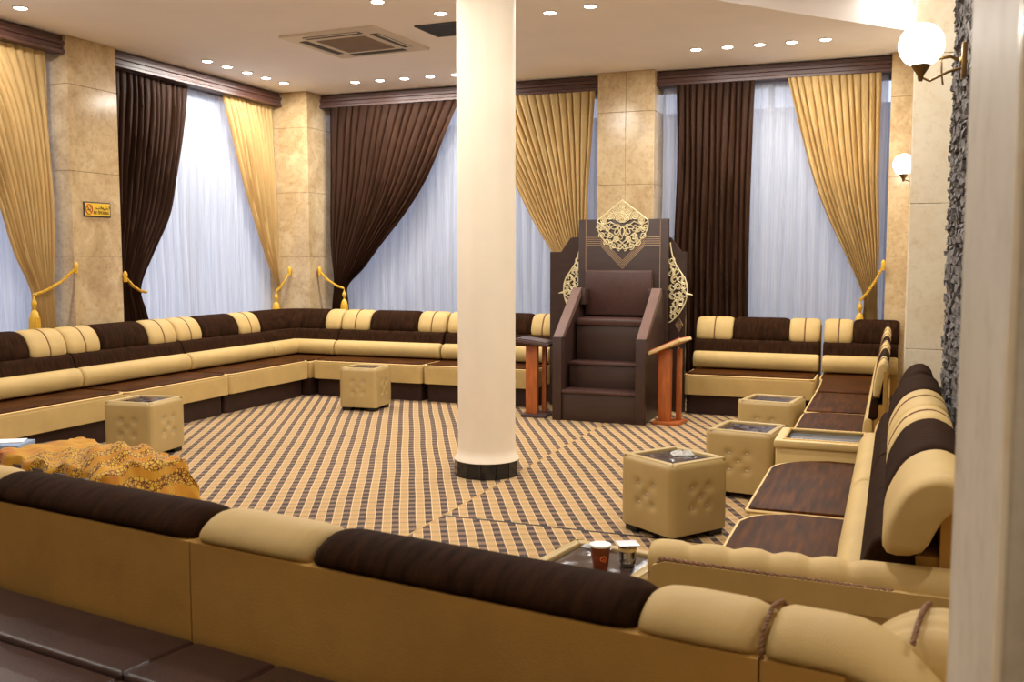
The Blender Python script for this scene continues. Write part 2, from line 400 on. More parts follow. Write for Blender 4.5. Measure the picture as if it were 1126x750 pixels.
# split-stone pillar beside the globe lamp
sp = obj('wall_pillar', B((.30, 4.42, 0), (.95, 6.25, CZ)), 'slate'); struct(sp); sp['label'] = 'pillar faced with rough grey split stone under the globe lamp'
bm = bmesh.new(); rnd = random.Random(9); z = 0
while z < CZ-.02:
    h = rnd.uniform(.02, .05); z1 = min(z+h, CZ); y = 4.42
    while y < 6.25:
        w = rnd.uniform(.06, .16); y1 = min(y+w, 6.25)
        d = rnd.uniform(.0, .022); nv = len(bm.verts)
        box(bm, (.285-d, y+.003, z+.002), (.31, y1-.003, z1-.002)); bm.verts.ensure_lookup_table()
        for v in bm.verts[nv:]:
            if v.co.x < .30: v.co += Vector((rnd.uniform(-.012, .012), rnd.uniform(-.008, .008), rnd.uniform(-.006, .006)))
        y = y1
    z = z1
o = obj('split_stone', bm, 'slate', sp, smooth=False); o['kind'] = 'stuff'

# round column
co = obj('wall_column', lathe([(.2, 0), (.2, .1), (.235, .115), (.232, .125), (.214, .15), (.207, .2), (.205, .4), (.205, CZ)], 48, (-2.70, 6.36, 0)), 'column_plaster'); struct(co)
co['label'] = 'white round column standing in the carpet'
for i in range(14):
    a0, a1 = 2*PI*i/14+.01, 2*PI*(i+1)/14-.01
    pts = [(-2.70+r*math.cos(a), 6.36+r*math.sin(a)) for r, a in ((.205, a0), (.234, a0), (.234, a1), (.205, a1))]
    obj('base_tile', prism(pts, .001, .112), 'black_tile', co, smooth=False)

# pelmets
def pelmet(name, label, axis, a, b, front):
    prof = [(0, 3.385), (.0, 3.41), (.02, 3.42), (.02, 3.455), (.005, 3.462), (.005, 3.49), (.03, 3.50), (.03, 3.535), (.14, 3.535), (.14, 3.385)]
    bm = bmesh.new()
    if axis == 'x': prism([(front+d, z) for d, z in prof], a, b, axis='x', bm=bm)
    else: prism([(front-d, z) for d, z in prof], a, b, axis='y', bm=bm)
    o = obj(name, bm, 'pelmet_wood', smooth=False); tag(o, label, 'pelmet')
    return o
pelmet('curtain_pelmet', 'dark wood pelmet over the window left of the marble pillar', 'y', 3.7, 6.86, -7.03)
pelmet('curtain_pelmet', 'dark wood pelmet on the left wall between the two pillars', 'y', 7.46, 10.2, -7.03)
pelmet('curtain_pelmet', 'dark wood pelmet on the far wall running behind the white column', 'x', -6.68, -3.09, 10.48)
pelmet('curtain_pelmet', 'dark wood pelmet on the far wall right of the pulpit', 'x', -2.46, -.1, 10.48)

# ------------------------------------------------------------ curtains
def lerp(a, b, t): return a+(b-a)*t
def interp(tab, z):
    for (z0, a), (z1, b) in zip(tab, tab[1:]):
        if z0 >= z >= z1: return lerp(a, b, (z0-z)/(z0-z1))
    return tab[-1][1]
def smooth_tab(tab, n=7):
    out = []; m = len(tab)
    for i in range(m-1):
        p = [tab[max(0, min(m-1, i+k-1))] for k in range(4)]
        for j in range(n):
            t = j/n
            out.append(tuple(.5*((2*p[1][q]) + (p[2][q]-p[0][q])*t + (2*p[0][q]-5*p[1][q]+4*p[2][q]-p[3][q])*t*t + (3*p[1][q]-p[0][q]-3*p[2][q]+p[3][q])*t**3) for q in (0, 1)))
    return out + [tab[-1]]
def curtain(name, label, cat, axis, pos, left, right, folds, mat, amp=.04, group=None, seed=0, nz=60):
    """left/right: [(z, u)] outlines from top to bottom; the cloth is pleated between them"""
    rnd = random.Random(seed); left = smooth_tab(left); right = smooth_tab(right); z0 = left[0][0]; z1 = left[-1][0]
    nu = folds*8; bm = bmesh.new(); rows = []; top_w = abs(right[0][1]-left[0][1])
    ph = [rnd.uniform(-.6, .6) for _ in range(folds+2)]; am = [rnd.uniform(.6, 1.15) for _ in range(folds+2)]
    for j in range(nz+1):
        z = lerp(z0, z1, j/nz); a, b = interp(left, z), interp(right, z); w = abs(b-a); row = []
        q = min(1, w/top_w); A = amp*(.45+.55*q)*min(1, .35+ (z0-z)*3)
        for i in range(nu+1):
            u = i/nu; fi = u*folds; kf = int(min(folds, fi)); ff = fi-kf
            s = 2*PI*(fi + .12*math.sin(z*2.1+kf*1.7+seed)*q)
            aa = lerp(am[kf], am[kf+1], ff)
            d = A*aa*(math.sin(s) + .28*math.sin(2*s+ph[kf]+z*1.3)) + .012*math.sin(z*3+u*5)
            x = lerp(a, b, u) + .25*w/folds*math.cos(s)*.5
            row.append(bm.verts.new((x, pos+d, z) if axis == 'x' else (pos-d, x, z)))
        rows.append(row)
    for A_, B_ in zip(rows, rows[1:]):
        for i in range(nu): bm.faces.new((A_[i], A_[i+1], B_[i+1], B_[i]))
    bmesh.ops.solidify(bm, geom=bm.faces[:], thickness=.004) if mat != 'sheer' else None
    o = obj(name, bm, mat, smooth=True, angle=80); tag(o, label, cat, group); return o
Z0, Z1 = 3.383, .06
cv = 'curtain'
# far wall
curtain('drape', 'dark brown curtain swept to the left beside the far left corner pillar', cv, 'x', 10.5,
        [(Z0, -6.55), (2.4, -6.57), (1.7, -6.56), (1.23, -6.52), (.9, -6.56), (Z1, -6.6)],
        [(Z0, -4.8), (3.0, -4.98), (2.5, -5.22), (2.1, -5.5), (1.7, -5.86), (1.42, -6.1), (1.2, -6.33), (1.0, -6.33), (.6, -6.3), (Z1, -6.27)], 17, 'brown_curtain', .038, seed=1)
curtain('drape', 'gold curtain swept to the right behind the stepped pulpit', cv, 'x', 10.5,
        [(Z0, -4.72), (2.9, -4.42), (2.4, -4.12), (2.0, -3.9), (1.6, -3.64), (1.3, -3.42), (1.0, -3.42), (Z1, -3.45)],
        [(Z0, -3.16), (2.4, -3.22), (1.7, -3.25), (1.25, -3.25), (.9, -3.22), (Z1, -3.18)], 17, 'gold_curtain', .038, seed=2)
curtain('drape', 'dark brown curtain hanging straight right of the stepped pulpit', cv, 'x', 10.5,
        [(Z0, -2.25), (2.5, -2.24), (1.5, -2.26), (Z1, -2.24)], [(Z0, -1.43), (2.5, -1.45), (1.5, -1.46), (Z1, -1.45)], 12, 'brown_curtain', .035, seed=3)
curtain('drape', 'gold curtain tied back at the right end of the far wall', cv, 'x', 10.5,
        [(Z0, -1.1), (2.9, -.98), (2.4, -.84), (2.0, -.69), (1.6, -.5), (1.3, -.36), (1.1, -.3), (.8, -.33), (Z1, -.36)],
        [(Z0, -.2), (2.4, -.2), (1.7, -.17), (1.1, -.17), (.7, -.14), (Z1, -.12)], 13, 'gold_curtain', .038, seed=4)
# left wall
curtain('drape', 'gold curtain at the far left swept towards the marble pillar', cv, 'y', -7.14,
        [(Z0, 5.2), (2.9, 5.75), (2.4, 6.02), (2.0, 6.18), (1.6, 6.3), (1.25, 6.47), (1.0, 6.47), (Z1, 6.44)],
        [(Z0, 6.72), (2.4, 6.74), (1.7, 6.74), (1.25, 6.72), (.9, 6.74), (Z1, 6.77)], 14, 'gold_curtain', .038, seed=5)
curtain('drape', 'dark brown curtain hanging beside the marble pillar with the yellow sign', cv, 'y', -7.14,
        [(Z0, 7.53), (2.4, 7.5), (1.7, 7.46), (1.25, 7.45), (.9, 7.46), (Z1, 7.46)],
        [(Z0, 8.62), (2.9, 8.55), (2.4, 8.4), (2.0, 8.27), (1.6, 8.02), (1.25, 7.83), (1.0, 7.9), (.7, 7.98), (Z1, 8.02)], 13, 'brown_curtain', .038, seed=6)
curtain('drape', 'gold curtain on the left wall next to the far left corner', cv, 'y', -7.14,
        [(Z0, 9.2), (2.9, 9.4), (2.4, 9.58), (2.0, 9.74), (1.6, 9.92), (1.25, 10.12), (1.05, 10.17), (.7, 10.1), (Z1, 10.08)],
        [(Z0, 10.16), (2.4, 10.17), (1.7, 10.2), (1.25, 10.27), (1.0, 10.3), (Z1, 10.3)], 12, 'gold_curtain', .035, seed=7)
# sheers
def sheer(label, axis, pos, a, b, seed):
    curtain('sheer_curtain', label, 'sheer curtain', axis, pos, [(Z0, a), (1.5, a), (Z1, a)], [(Z0, b), (1.5, b), (Z1, b)], int(abs(b-a)*8), 'sheer', .022, seed=seed, nz=6)
sheer('white sheer curtain left of the marble pillar with the sign', 'y', -7.26, 3.75, 6.76, 11)
sheer('white sheer curtain on the left wall between the pillars', 'y', -7.26, 7.42, 10.2, 12)
sheer('white sheer curtain of the far window behind the white column', 'x', 10.68, -6.64, -3.11, 13)
sheer('white sheer curtain of the far window right of the pulpit', 'x', 10.68, -2.44, -.14, 14)

def tieback(label, hook, tie, tassel=True, back=None):
    """hook on a pillar, rope to the gathered curtain, tassel hanging"""
    t = thing('curtain_tieback', label, 'tieback', hook)
    h = Vector(hook); d = Vector(tie)-h
    obj('hook', lathe([(.004, -.05), (.018, -.045), (.02, 0), (.024, .03), (.012, .055), (.004, .06)], 12), 'tassel_gold', t)
    pts = [Vector((0, 0, 0)), d*.35+Vector((0, 0, -.035)), d*.7+Vector((0, 0, -.03)), d]
    obj('cord', rope(pts, .014, .045), 'tassel_gold', t)
    if back:
        bk = Vector(back)-h; obj('cord', rope([Vector((0, 0, 0)), bk*.5+Vector((0, 0, -.03)), bk, d], .011, .045), 'tassel_gold', t)
    if tassel:
        o = obj('tassel', lathe([(.004, 0), (.008, -.03), (.024, -.06), (.026, -.085), (.012, -.11), (.01, -.13), (.03, -.15), (.042, -.2), (.045, -.36), (.047, -.42), (.02, -.425)], 16), 'tassel_gold', t); o.location = d
        bm = bmesh.new()
        for i in range(16):
            a = 2*PI*i/16; tube([(.042*math.cos(a), .042*math.sin(a), -.2), (.048*math.cos(a), .048*math.sin(a), -.42)], .005, 5, bm=bm)
        obj('fringe', bm, 'tassel_gold', o)
    return t
tieback('gold rope tieback with tassel on the far left gold curtain', (-7.0, 6.86, 1.45), (-7.07, 6.44, 1.22))
tieback('gold rope tieback around the brown curtain beside the yellow sign', (-7.0, 7.47, 1.36), (-7.07, 7.83, 1.2), False)
tieback('gold rope tieback with tassel on the gold curtain near the corner', (-6.95, 10.17, 1.38), (-7.07, 10.05, 1.14))
tieback('gold rope tieback with tassel on the brown curtain of the far wall', (-6.64, 10.36, 1.38), (-6.33, 10.42, 1.17))
tieback('gold rope tieback with tassel at the right end of the far wall', (-.12, 10.36, 1.47), (-.33, 10.44, 1.12))
tieback('gold rope tieback on the gold curtain behind the pulpit', (-3.07, 10.36, 1.4), (-3.43, 10.42, 1.2), True)

# ------------------------------------------------------------ sofas
D = .9
ROLL = [(.50, .42), (.465, .45), (.455, .50), (.47, .55), (.51, .585), (.57, .585), (.64, .56), (.64, .43)]
BAND = [(.56, .57), (.555, .60), (.575, .66), (.60, .70), (.66, .715), (.72, .70), (.72, .58)]
CUSH = [(.635, .69), (.625, .76), (.65, .83), (.69, .89), (.745, .925), (.81, .935), (.865, .915), (.89, .885), (.87, .862), (.80, .80), (.74, .70)]
def shift(loop, bt):     # bt: thickness factor of the back (1 = full .9 depth)
    return [(.46 + (d-.46)*bt, z) for d, z in loop]
def outline(w, d0, d1, rl, rr, ins=0, n=7):
    """seat plan: x 0..w, y d0(front)..d1, rounded front corners"""
    pts = []
    for k in range(n+1):
        a = PI + PI/2*k/n; pts.append((ins+rl+rl*math.cos(a), d0+ins+rl+rl*math.sin(a)))
    for k in range(n+1):
        a = 1.5*PI + PI/2*k/n; pts.append((w-ins-rr+rr*math.cos(a), d0+ins+rr+rr*math.sin(a)))
    return [(ins, d1)] + pts + [(w-ins, d1)]
def cushion_objs(t, paths, bt, top=1.0):
    for (path, mat, grooves, ends) in paths:
        c = obj('back_cushion', sweep(path, smooth_loop(shift(CUSH, bt)), .06, grooves, ends=ends, gd=.06 if grooves else .1), mat, t)
        if grooves:
            ss = [0]
            for a, b in zip(path, path[1:]): ss.append(ss[-1]+math.hypot(b[0]-a[0], b[1]-a[1]))
            for g in grooves:
                i = 0
                while i < len(ss)-2 and g > ss[i+1]: i += 1
                f = (g-ss[i])/(ss[i+1]-ss[i]); P = [lerp(path[i][q], path[i+1][q], f) for q in range(4)]
                L = smooth_loop(shift(CUSH, bt))[:30]; cx = sum(p[0] for p in L)/len(L); cz = sum(p[1] for p in L)/len(L)
                pts = [(P[0]+P[2]*(cx+(q[0]-cx)*.955), P[1]+P[3]*(cx+(q[0]-cx)*.955), cz+(q[1]-cz)*.955) for q in L]
                obj('stitched_seam', rope(pts, .0065, .022), 'rope_brown', c)
def sofa(label, loc, rz, w, cush, group, bt=1., rl=.05, rr=.05, seat=True, ext=0):
    """cush: list of (width, 'b'|'d', n_lobes)"""
    t = thing('sofa_unit', label, 'sofa', loc, rz, group); g = .004
    dp = .46+(D-.46)*bt
    obj('plinth', prism(outline(w-.02, .06, dp-.04, rl, rr, .012), .0, .2), 'plinth_leather', t)
    obj('seat_front', prism(outline(w, 0, dp-.06, rl, rr, g), .2, .385, .022), 'beige_velvet', t)
    obj('seat_cushion', prism(outline(w, .0, .55, max(.02, rl), max(.02, rr), .022), .36, .408, .018), 'seat_velvet', t)
    pts = [(x, y, .392) for x, y in outline(w, 0, .5, rl, rr, .012)]
    obj('piping', tube(resample(pts, .05), .0085, 6), 'piping_cream', t)
    path = [(g, 0, 0, 1), (w-g, 0, 0, 1)]
    obj('lumbar_roll', sweep(path, smooth_loop(shift(ROLL, bt)), .03), 'beige_velvet', t)
    obj('back_band', sweep(path, smooth_loop(shift(BAND, bt)), .02), 'brown_velvet', t)
    a = .46+.34*bt
    obj('back_frame', B((g+.01, .46+.19*bt, .2), (w-g-.01, a+.02, .66)), 'beige_velvet_back', t)
    obj('back_panel', prism([(.0008, a), (w-.0008, a), (w-.0008, dp-.012), (.0008, dp-.012)], .2, .868, .0), 'beige_velvet_back', t)
    x = g; P = []
    for (cw, c, nl) in cush:
        x1 = min(w-g+ext, x+cw)
        P.append(([(x+.002, 0, 0, 1), (x1-.002, 0, 0, 1)], 'beige_velvet' if c == 'b' else 'brown_velvet', [(x1-x)*k/nl for k in range(1, nl)], (1, 1)))
        x = x1
    cushion_objs(t, P, bt); return t
def corner(label, loc, rz, w, dl, group, bt=1., end_b=.24, cush2=None, side='left', dl_end=.24):
    """corner unit: back along y=depth side (x 0..w) and along the left side x=0 (facing +x). w, dl = lengths of both sides"""
    t = thing('sofa_corner_unit', label, 'sofa', loc, rz, group); dp = .46+(D-.46)*bt; e = .004
    # reference: front edge lines at x = dp (left leg) and y = 0 (back leg) ; backs at x=0 and y=dp
    # plan coordinates: left leg runs y from dp-dl .. dp ; back leg runs x from 0..w
    def both(x, y): return (x, y)
    ylo = dp-dl
    F = [(e, ylo+e), (dp, ylo+e), (dp, -.0) if ylo < 0 else (dp, e), (w-e, 0), (w-e, dp-.06), (.06, dp-.06)]
    F = [(.06, ylo+e), (dp, ylo+e)] + ([(dp, 0)] if abs(ylo) > .02 else []) + ([(w-e, 0)] if w > dp+.02 or abs(ylo) > .02 else []) + [(w-e, dp-.06), (.06, dp-.06)]
    G = [(x*.985+.006, y*.985+.006) for x, y in F]
    obj('plinth', prism(G, 0, .2), 'plinth_leather', t)
    obj('seat_front', prism(F, .2, .385, .015), 'beige_velvet', t)
    I = [(.3, ylo+.02), (dp-.015, ylo+.02)] + ([(dp-.015, .015)] if abs(ylo) > .02 else []) + ([(w-.02, .015)] if w > dp+.02 or abs(ylo) > .02 else []) + [(w-.02, dp-.3), (.3, dp-.3)]
    obj('seat_cushion', prism(I, .36, .406, .012), 'seat_velvet', t)
    if w > dp+.02:
        obj('piping', tube(resample([(dp, .01, .392), (w-.01, .01, .392), (w-.012, .5, .392)], .05), .0085, 6), 'piping_cream', t)
    # path: points with outward vectors; at x = dp-d for left leg
    def pth(a0, a1, corner_in=True):
        # a0: y start of the left leg (or None), a1: x end of back leg (or None)
        p = []
        if a0 is not None: p += [(dp, a0, -1, 0)]
        if a0 is not None and a1 is not None:
            p += [(dp, 0, -1, 0)]
        elif a0 is not None: p += [(dp, dl + ylo, -1, 0)]
        return p
    # mitred L path: reference corner (dp, 0); outward vectors -x and +y meet in (-1, 1)
    Lp = [(dp, ylo+e, -1, 0), (dp, -.001 if ylo < -.01 else ylo+2*e, -1, 0)]
    m = [(dp, 0, -1, 1)]
    k = .0
    # points near the mitre use blended vectors so the bend is rounded
    def lpath(y0, x1):
        """from y0 on the left leg through the corner to x1 on the back leg, sampled along the sofa back line (depth .6)"""
        q = .46+.2*bt; rc = .16; cx, cy = dp-q+rc, q-rc; out = []
        def P(x, y, ox, oy): out.append((x - ox*q, y - oy*q, ox, oy))
        for i in range(5): P(dp-q, lerp(y0, cy, i/5), -1, 0)
        for i in range(9):
            a = PI - PI/2*i/8; P(cx+rc*math.cos(a), cy+rc*math.sin(a), math.cos(a), math.sin(a))
        for i in range(1, 6): P(lerp(cx, x1, i/5), q, 0, 1)
        return out
    fullp = lpath(ylo+e, w-e)
    def swp(path, loop, mat, name, **kw):
        # arclength on the reference can collapse in the corner, so sweep by index
        bm = bmesh.new(); rings = []
        L = smooth_loop(loop); cx = sum(p[0] for p in L)/len(L); cz = sum(p[1] for p in L)/len(L); n = len(L); N_ = len(path)
        for i, P in enumerate(path):
            s = .8 if i in (0, N_-1) else 1
            rings.append([bm.verts.new((P[0]+P[2]*(cx+(q_[0]-cx)*s), P[1]+P[3]*(cx+(q_[0]-cx)*s), cz+(q_[1]-cz)*s)) for q_ in L])
            if i == 0:
                P2 = [lerp(path[0][z], path[1][z], .18) for z in range(4)]
                rings.append([bm.verts.new((P2[0]+P2[2]*q_[0], P2[1]+P2[3]*q_[0], q_[1])) for q_ in L])
            if i == N_-2:
                P2 = [lerp(path[-2][z], path[-1][z], .82) for z in range(4)]
                rings.append([bm.verts.new((P2[0]+P2[2]*q_[0], P2[1]+P2[3]*q_[0], q_[1])) for q_ in L])
        # the second-to-last insertion must precede the last ring: rebuild order is natural here
        for A, Bq in zip(rings, rings[1:]):
            for z in range(n): bm.faces.new((A[z], A[(z+1) % n], Bq[(z+1) % n], Bq[z]))
        bm.faces.new(rings[0]); bm.faces.new(rings[-1])
        return obj(name, bm, mat, t)
    swp(fullp, shift(ROLL, bt), 'beige_velvet', 'lumbar_roll')
    swp(fullp, shift(BAND, bt), 'brown_velvet', 'back_band')
    swp(lpath(ylo+dl_end, w-end_b), shift(CUSH, bt), 'brown_velvet', 'back_cushion')
    Pq = []
    if end_b > .05: Pq.append(([(w-end_b+.002, 0, 0, 1), (w-e, 0, 0, 1)], 'beige_velvet', [end_b/2] if end_b > .3 else [], (1, 1)))
    if dl_end > .05: Pq.append(([(dp, ylo+e, -1, 0), (dp, ylo+dl_end-.002, -1, 0)], 'beige_velvet', [], (1, 1)))
    cushion_objs(t, Pq, bt)
    a = .46+.34*bt
    obj('back_panel', prism([(.012, ylo+.01), (dp-a, ylo+.01), (dp-a, a), (w-.01, a), (w-.01, dp-.012), (.012, dp-.012)], .2, .82, .01), 'beige_velvet_back', t)
    return t
STD = [(.38, 'b', 2), (.62, 'd', 1), (.40, 'b', 2)]
GL = 'sofa units along the left wall'; GB = 'sofa units along the far wall'; GR = 'sofa units along the right side'; GF = 'sofa units in the foreground'
lw = [(3.68, 'left wall sofa unit nearest to the camera, mostly out of frame'), (5.08, 'brown and beige sofa unit under the far left gold curtain'),
      (6.48, 'brown and beige sofa unit in front of the marble pillar with the sign'), (7.88, 'brown and beige sofa unit under the left wall sheer curtain, next to the corner unit')]
for y, lb in lw: sofa(lb, (-6.1, y, 0), R(90), 1.4, STD, GL)
corner('brown and beige corner sofa unit in the far left corner', (-7.0, 9.28, 0), 0, .92, .9, GB, end_b=.22, dl_end=.0)
sofa('brown and beige sofa unit at the far wall behind the square ottoman', (-6.07, 9.28, 0), R(.6), 1.36, STD, GB)
sofa('brown and beige sofa unit at the far wall behind the white column', (-4.70, 9.30, 0), R(.6), 1.28, STD, GB)
sofa('brown and beige sofa unit at the far wall right of the stepped pulpit', (-1.93, 9.53, 0), R(.4), 1.25, [(.38, 'b', 2), (.56, 'd', 1), (.33, 'b', 2)], GB, .9)
# right row: depth runs to +x
BTN = .9; BTF = .32
near_sofa = sofa('brown and beige sofa unit at the right, nearest, ending in the tufted arm', (-.62, 4.45, 0), R(-90), 1.37, [(.36, 'b', 2), (.66, 'd', 1), (.50, 'b', 1)], GR, BTN, rl=.2, rr=.03, ext=.14)
sofa('brown and beige right hand sofa unit on the near side of the glass console', (-.62, 5.70, 0), R(-90), 1.24, [(.06, 'd', 1), (.66, 'd', 1), (.53, 'b', 2)], GR, BTN, rl=.28, rr=.03)
sofa('narrow backed brown sofa unit just beyond the glass console', (-.62, 7.5, 0), R(-90), 1.28, [(.36, 'b', 2), (.56, 'd', 1), (.36, 'b', 2)], GR, BTF, rl=.1, rr=.03)
sofa('brown sofa unit at the right side next to the far right corner', (-.62, 8.62, 0), R(-90), 1.1, [(.3, 'b', 2), (.5, 'd', 1), (.3, 'b', 2)], GR, BTF, rl=.03, rr=.03)
# far right corner: mirrored corner unit (rotated so its side leg stands on the right)
def corner_right():
    t = thing('sofa_corner_unit', 'brown and beige corner sofa unit at the right end of the far wall', 'sofa', (-.66, 9.55, 0), 0, GB)
    obj('plinth', prism([(.05, -.86), (.62, -.86), (.62, .82), (.01, .82), (.01, .06), (.05, .0)], 0, .2), 'plinth_leather', t)
    out = [(.045, -.88), (.64, -.88), (.64, .82), (.004, .82), (.004, .16), (.045, -.06)]
    obj('seat_front', prism(out, .2, .385, .015), 'beige_velvet', t)
    obj('seat_cushion', prism([(.06, -.865), (.5, -.865), (.5, .5), (.02, .5), (.02, .17), (.06, -.05)], .36, .408, .012), 'seat_velvet', t)
    obj('piping', tube(resample([(.05, -.87, .392), (.05, -.06, .392), (.012, .16, .392), (.012, .5, .392)], .05), .0085, 6), 'piping_cream', t)
    pb = [(.006, -.04, 0, 1), (.7, -.04, 0, 1)]; pr = [(0.04, -.88, 1, 0), (0.04, .5, 1, 0)]
    obj('lumbar_roll', sweep(pb, smooth_loop(ROLL), .03), 'beige_velvet', t); obj('lumbar_roll', sweep(pr, smooth_loop(shift(ROLL, BTF)), .03), 'beige_velvet', t)
    obj('back_band', sweep(pb, smooth_loop(BAND), .02), 'brown_velvet', t); obj('back_band', sweep(pr, smooth_loop(shift(BAND, BTF)), .02), 'brown_velvet', t)
    cushion_objs(t, [([(.008, -.04, 0, 1), (.28, -.04, 0, 1)], 'beige_velvet', [.14], (1, 1)), ([(.284, -.04, 0, 1), (.71, -.04, 0, 1)], 'brown_velvet', [], (1, 1))], 1)
    cushion_objs(t, [([(.04, -.87, 1, 0), (.04, -.2, 1, 0)], 'beige_velvet', [.3], (1, 1)), ([(.04, -.196, 1, 0), (.04, .5, 1, 0)], 'brown_velvet', [], (1, 1))], BTF)
    obj('back_panel', prism([(.012, .66), (.7, .66), (.7, .83), (.012, .83)], .2, .85, .01), 'beige_velvet_back', t)
corner_right()

# glass topped console between the right hand seats
t = thing('console_table', 'low beige console with braided rim and blue grey glass top between the right hand seats', 'console', (-.62, 5.74, 0))
obj('body', B((.0, .0, .04), (.5, .44, .46), .015), 'console_frame', t)
obj('foot', B((.05, .03, 0), (.48, .41, .04)), 'foot_dark', t)
for a, b in (((-.01, -.01, .455), (.52, .035, .5)), ((-.01, .405, .455), (.52, .45, .5)), ((-.01, .035, .455), (.04, .405, .5)), ((.485, .035, .455), (.52, .405, .5))):
    obj('rim', B(a, b, .01), 'console_frame', t)
obj('glass_top', B((.03, .03, .46), (.49, .41, .478)), 'console_glass', t)
obj('braided_edge', rope([(.045, .04, .498), (.48, .04, .498), (.48, .4, .498), (.045, .4, .498), (.045, .04, .498)], .009, .03), 'piping_cream', t)
t = thing('sofa_unit', 'narrow brown sofa back standing behind the glass console', 'sofa', (-.05, 6.19, 0), R(-90), GR)
P0 = [(.004, 0, 0, 1), (.47, 0, 0, 1)]; sh = lambda L: [(d-.5, z) for d, z in shift(L, .7)]
obj('lumbar_roll', sweep(P0, smooth_loop([(d, z) for d, z in sh(ROLL)]), .03), 'beige_velvet', t)
obj('back_band', sweep(P0, smooth_loop(sh(BAND)), .02), 'brown_velvet', t)
obj('back_cushion', sweep(P0, smooth_loop(sh(CUSH)), .06), 'brown_velvet', t)
obj('back_panel', B((.01, .18, 0), (.46, .26, .85), .01), 'beige_velvet_back', t)

# tufted arm closing the near end of the right row
t = bpy.data.objects.new('arm', None); COL.objects.link(t); t.parent = near_sofa; t['label'] = 'beige tufted arm with rope trim'
t.matrix_basis = (Matrix.Translation((-.62, 4.45, 0)) @ Matrix.Rotation(R(-90), 4, 'Z')).inverted() @ Matrix.Translation((-.70, 2.9, 0))
obj('arm_panel', B((.03, .03, .03), (.93, .15, .56), .02), 'beige_velvet', t)
obj('arm_border', prism([(.0, .0), (.0, .52), (.025, .60), (.06, .615), (.95, .60), (.95, .0), (.90, .0), (.90, .52), (.07, .54), (.05, .50), (.05, 0)], .0, .04, axis='y'), 'beige_velvet', t)
LP = [(.045, .54), (.02, .58), (.028, .625), (.07, .655), (.13, .65), (.172, .61), (.165, .56), (.12, .53)]
nl = 6; path = [(0, 0, 0, 1), (.60, 0, 0, 1), (.96, 0, 0, 1)]
obj('tufted_top', sweep(path, smooth_loop(LP), .05, [.13, .255, .375, .49, .60], gd=.17, gw=.035), 'beige_velvet', t)
obj('rope_trim', rope([(.012, .03, .5), (.012, .028, .56), (.05, .012, .618), (.5, .01, .606), (.72, .01, .60)], .0085, .03), 'rope_brown', t)
for i in range(5): obj('button', lathe([(.001, 0), (.012, .004), (.009, .01), (.001, .012)], 10, (.13+.12*i, .08, .60)), 'beige_velvet', t)

# foreground sofas (backs turned to the camera)
FA = R(171.5); ux, uy = math.cos(FA), math.sin(FA); vx, vy = -uy, ux     # local x, local y (depth towards the camera)
O0 = Vector((.02, 1.60, 0)) - Vector((vx, vy, 0))*D
def fg(s): return (O0.x+ux*s, O0.y+uy*s, 0)
sofa('foreground sofa unit with its beige back to the camera, below the paper cup', fg(.222), FA, 1.38, [(.23, 'b', 1), (.78, 'd', 1), (.37, 'b', 1)], GF)
sofa('foreground sofa unit with its beige back to the camera, below the orange cloth', fg(1.604), FA, 1.23, [(.84, 'd', 1), (.39, 'b', 2)], GF)
sofa('foreground sofa unit running out of the picture at the lower left', fg(2.836), FA, 1.40, STD, GF)
t = thing('sofa_corner_unit', 'curved beige tufted sofa end with stitched seam at the lower right', 'sofa', (O0.x, O0.y, 0), FA, GF)
# roll end that droops and turns towards the camera
L0 = smooth_loop(CUSH); cxm = sum(p[0] for p in L0)/len(L0); czm = sum(p[1] for p in L0)/len(L0); bm = bmesh.new(); rings = []
for x in [.216, .21, .195, .17, .14, .11, .08, .05, .02, -.01, -.04, -.07, -.1, -.115, -.12]:
    e = max(0, (.10-x)/.22); d0 = .05*e*e; z0 = -.13*e**1.8; sc = 1 - .5*max(0, (e-.75)/.25)**2; sc *= (.8 if x > .2155 else .93 if x > .209 else 1)
    rings.append([bm.verts.new((x, cxm+(q_[0]-cxm)*sc+d0, czm+(q_[1]-czm)*sc+z0)) for q_ in L0])
for A_, B_ in zip(rings, rings[1:]):
    for z in range(len(L0)): bm.faces.new((A_[z], A_[(z+1) % len(L0)], B_[(z+1) % len(L0)], B_[z]))
bm.faces.new(rings[0]); bm.faces.new(rings[-1])
c = obj('back_cushion', bm, 'beige_velvet', t)
obj('stitched_seam', rope([(.219, d_, z_) for d_, z_ in [(.68, .885), (.745, .927), (.81, .937), (.865, .917), (.89, .885), (.875, .862)]], .0045, .02), 'rope_brown', c)
SC = [(.0, .45), (-.015, .62), (.0, .76), (.035, .86), (.10, .915), (.18, .93), (.25, .90), (.29, .80), (.29, .45)]
c = obj('side_cushion', sweep([(.115, .58, -1, 0), (.115, .80, -1, 0)], smooth_loop(SC), .09, [.085, .15], gd=.035, gw=.02), 'beige_velvet', t)
obj('stitched_seam', rope([(-.012, .60+.018*i, .918+.016*math.sin(PI*i/12)) for i in range(13)], .005, .02), 'rope_brown', c)
obj('back_panel', prism([(.219, .80), (.219, .888), (.05, .888), (-.05, .88), (-.12, .84), (-.16, .76), (-.16, .62), (.05, .62), (.1, .7)], .0, .74), 'beige_velvet_back', t)
obj('back_panel', prism([(.219, .80), (.219, .888), (.08, .888), (.08, .80)], .74, .868), 'beige_velvet_back', t)

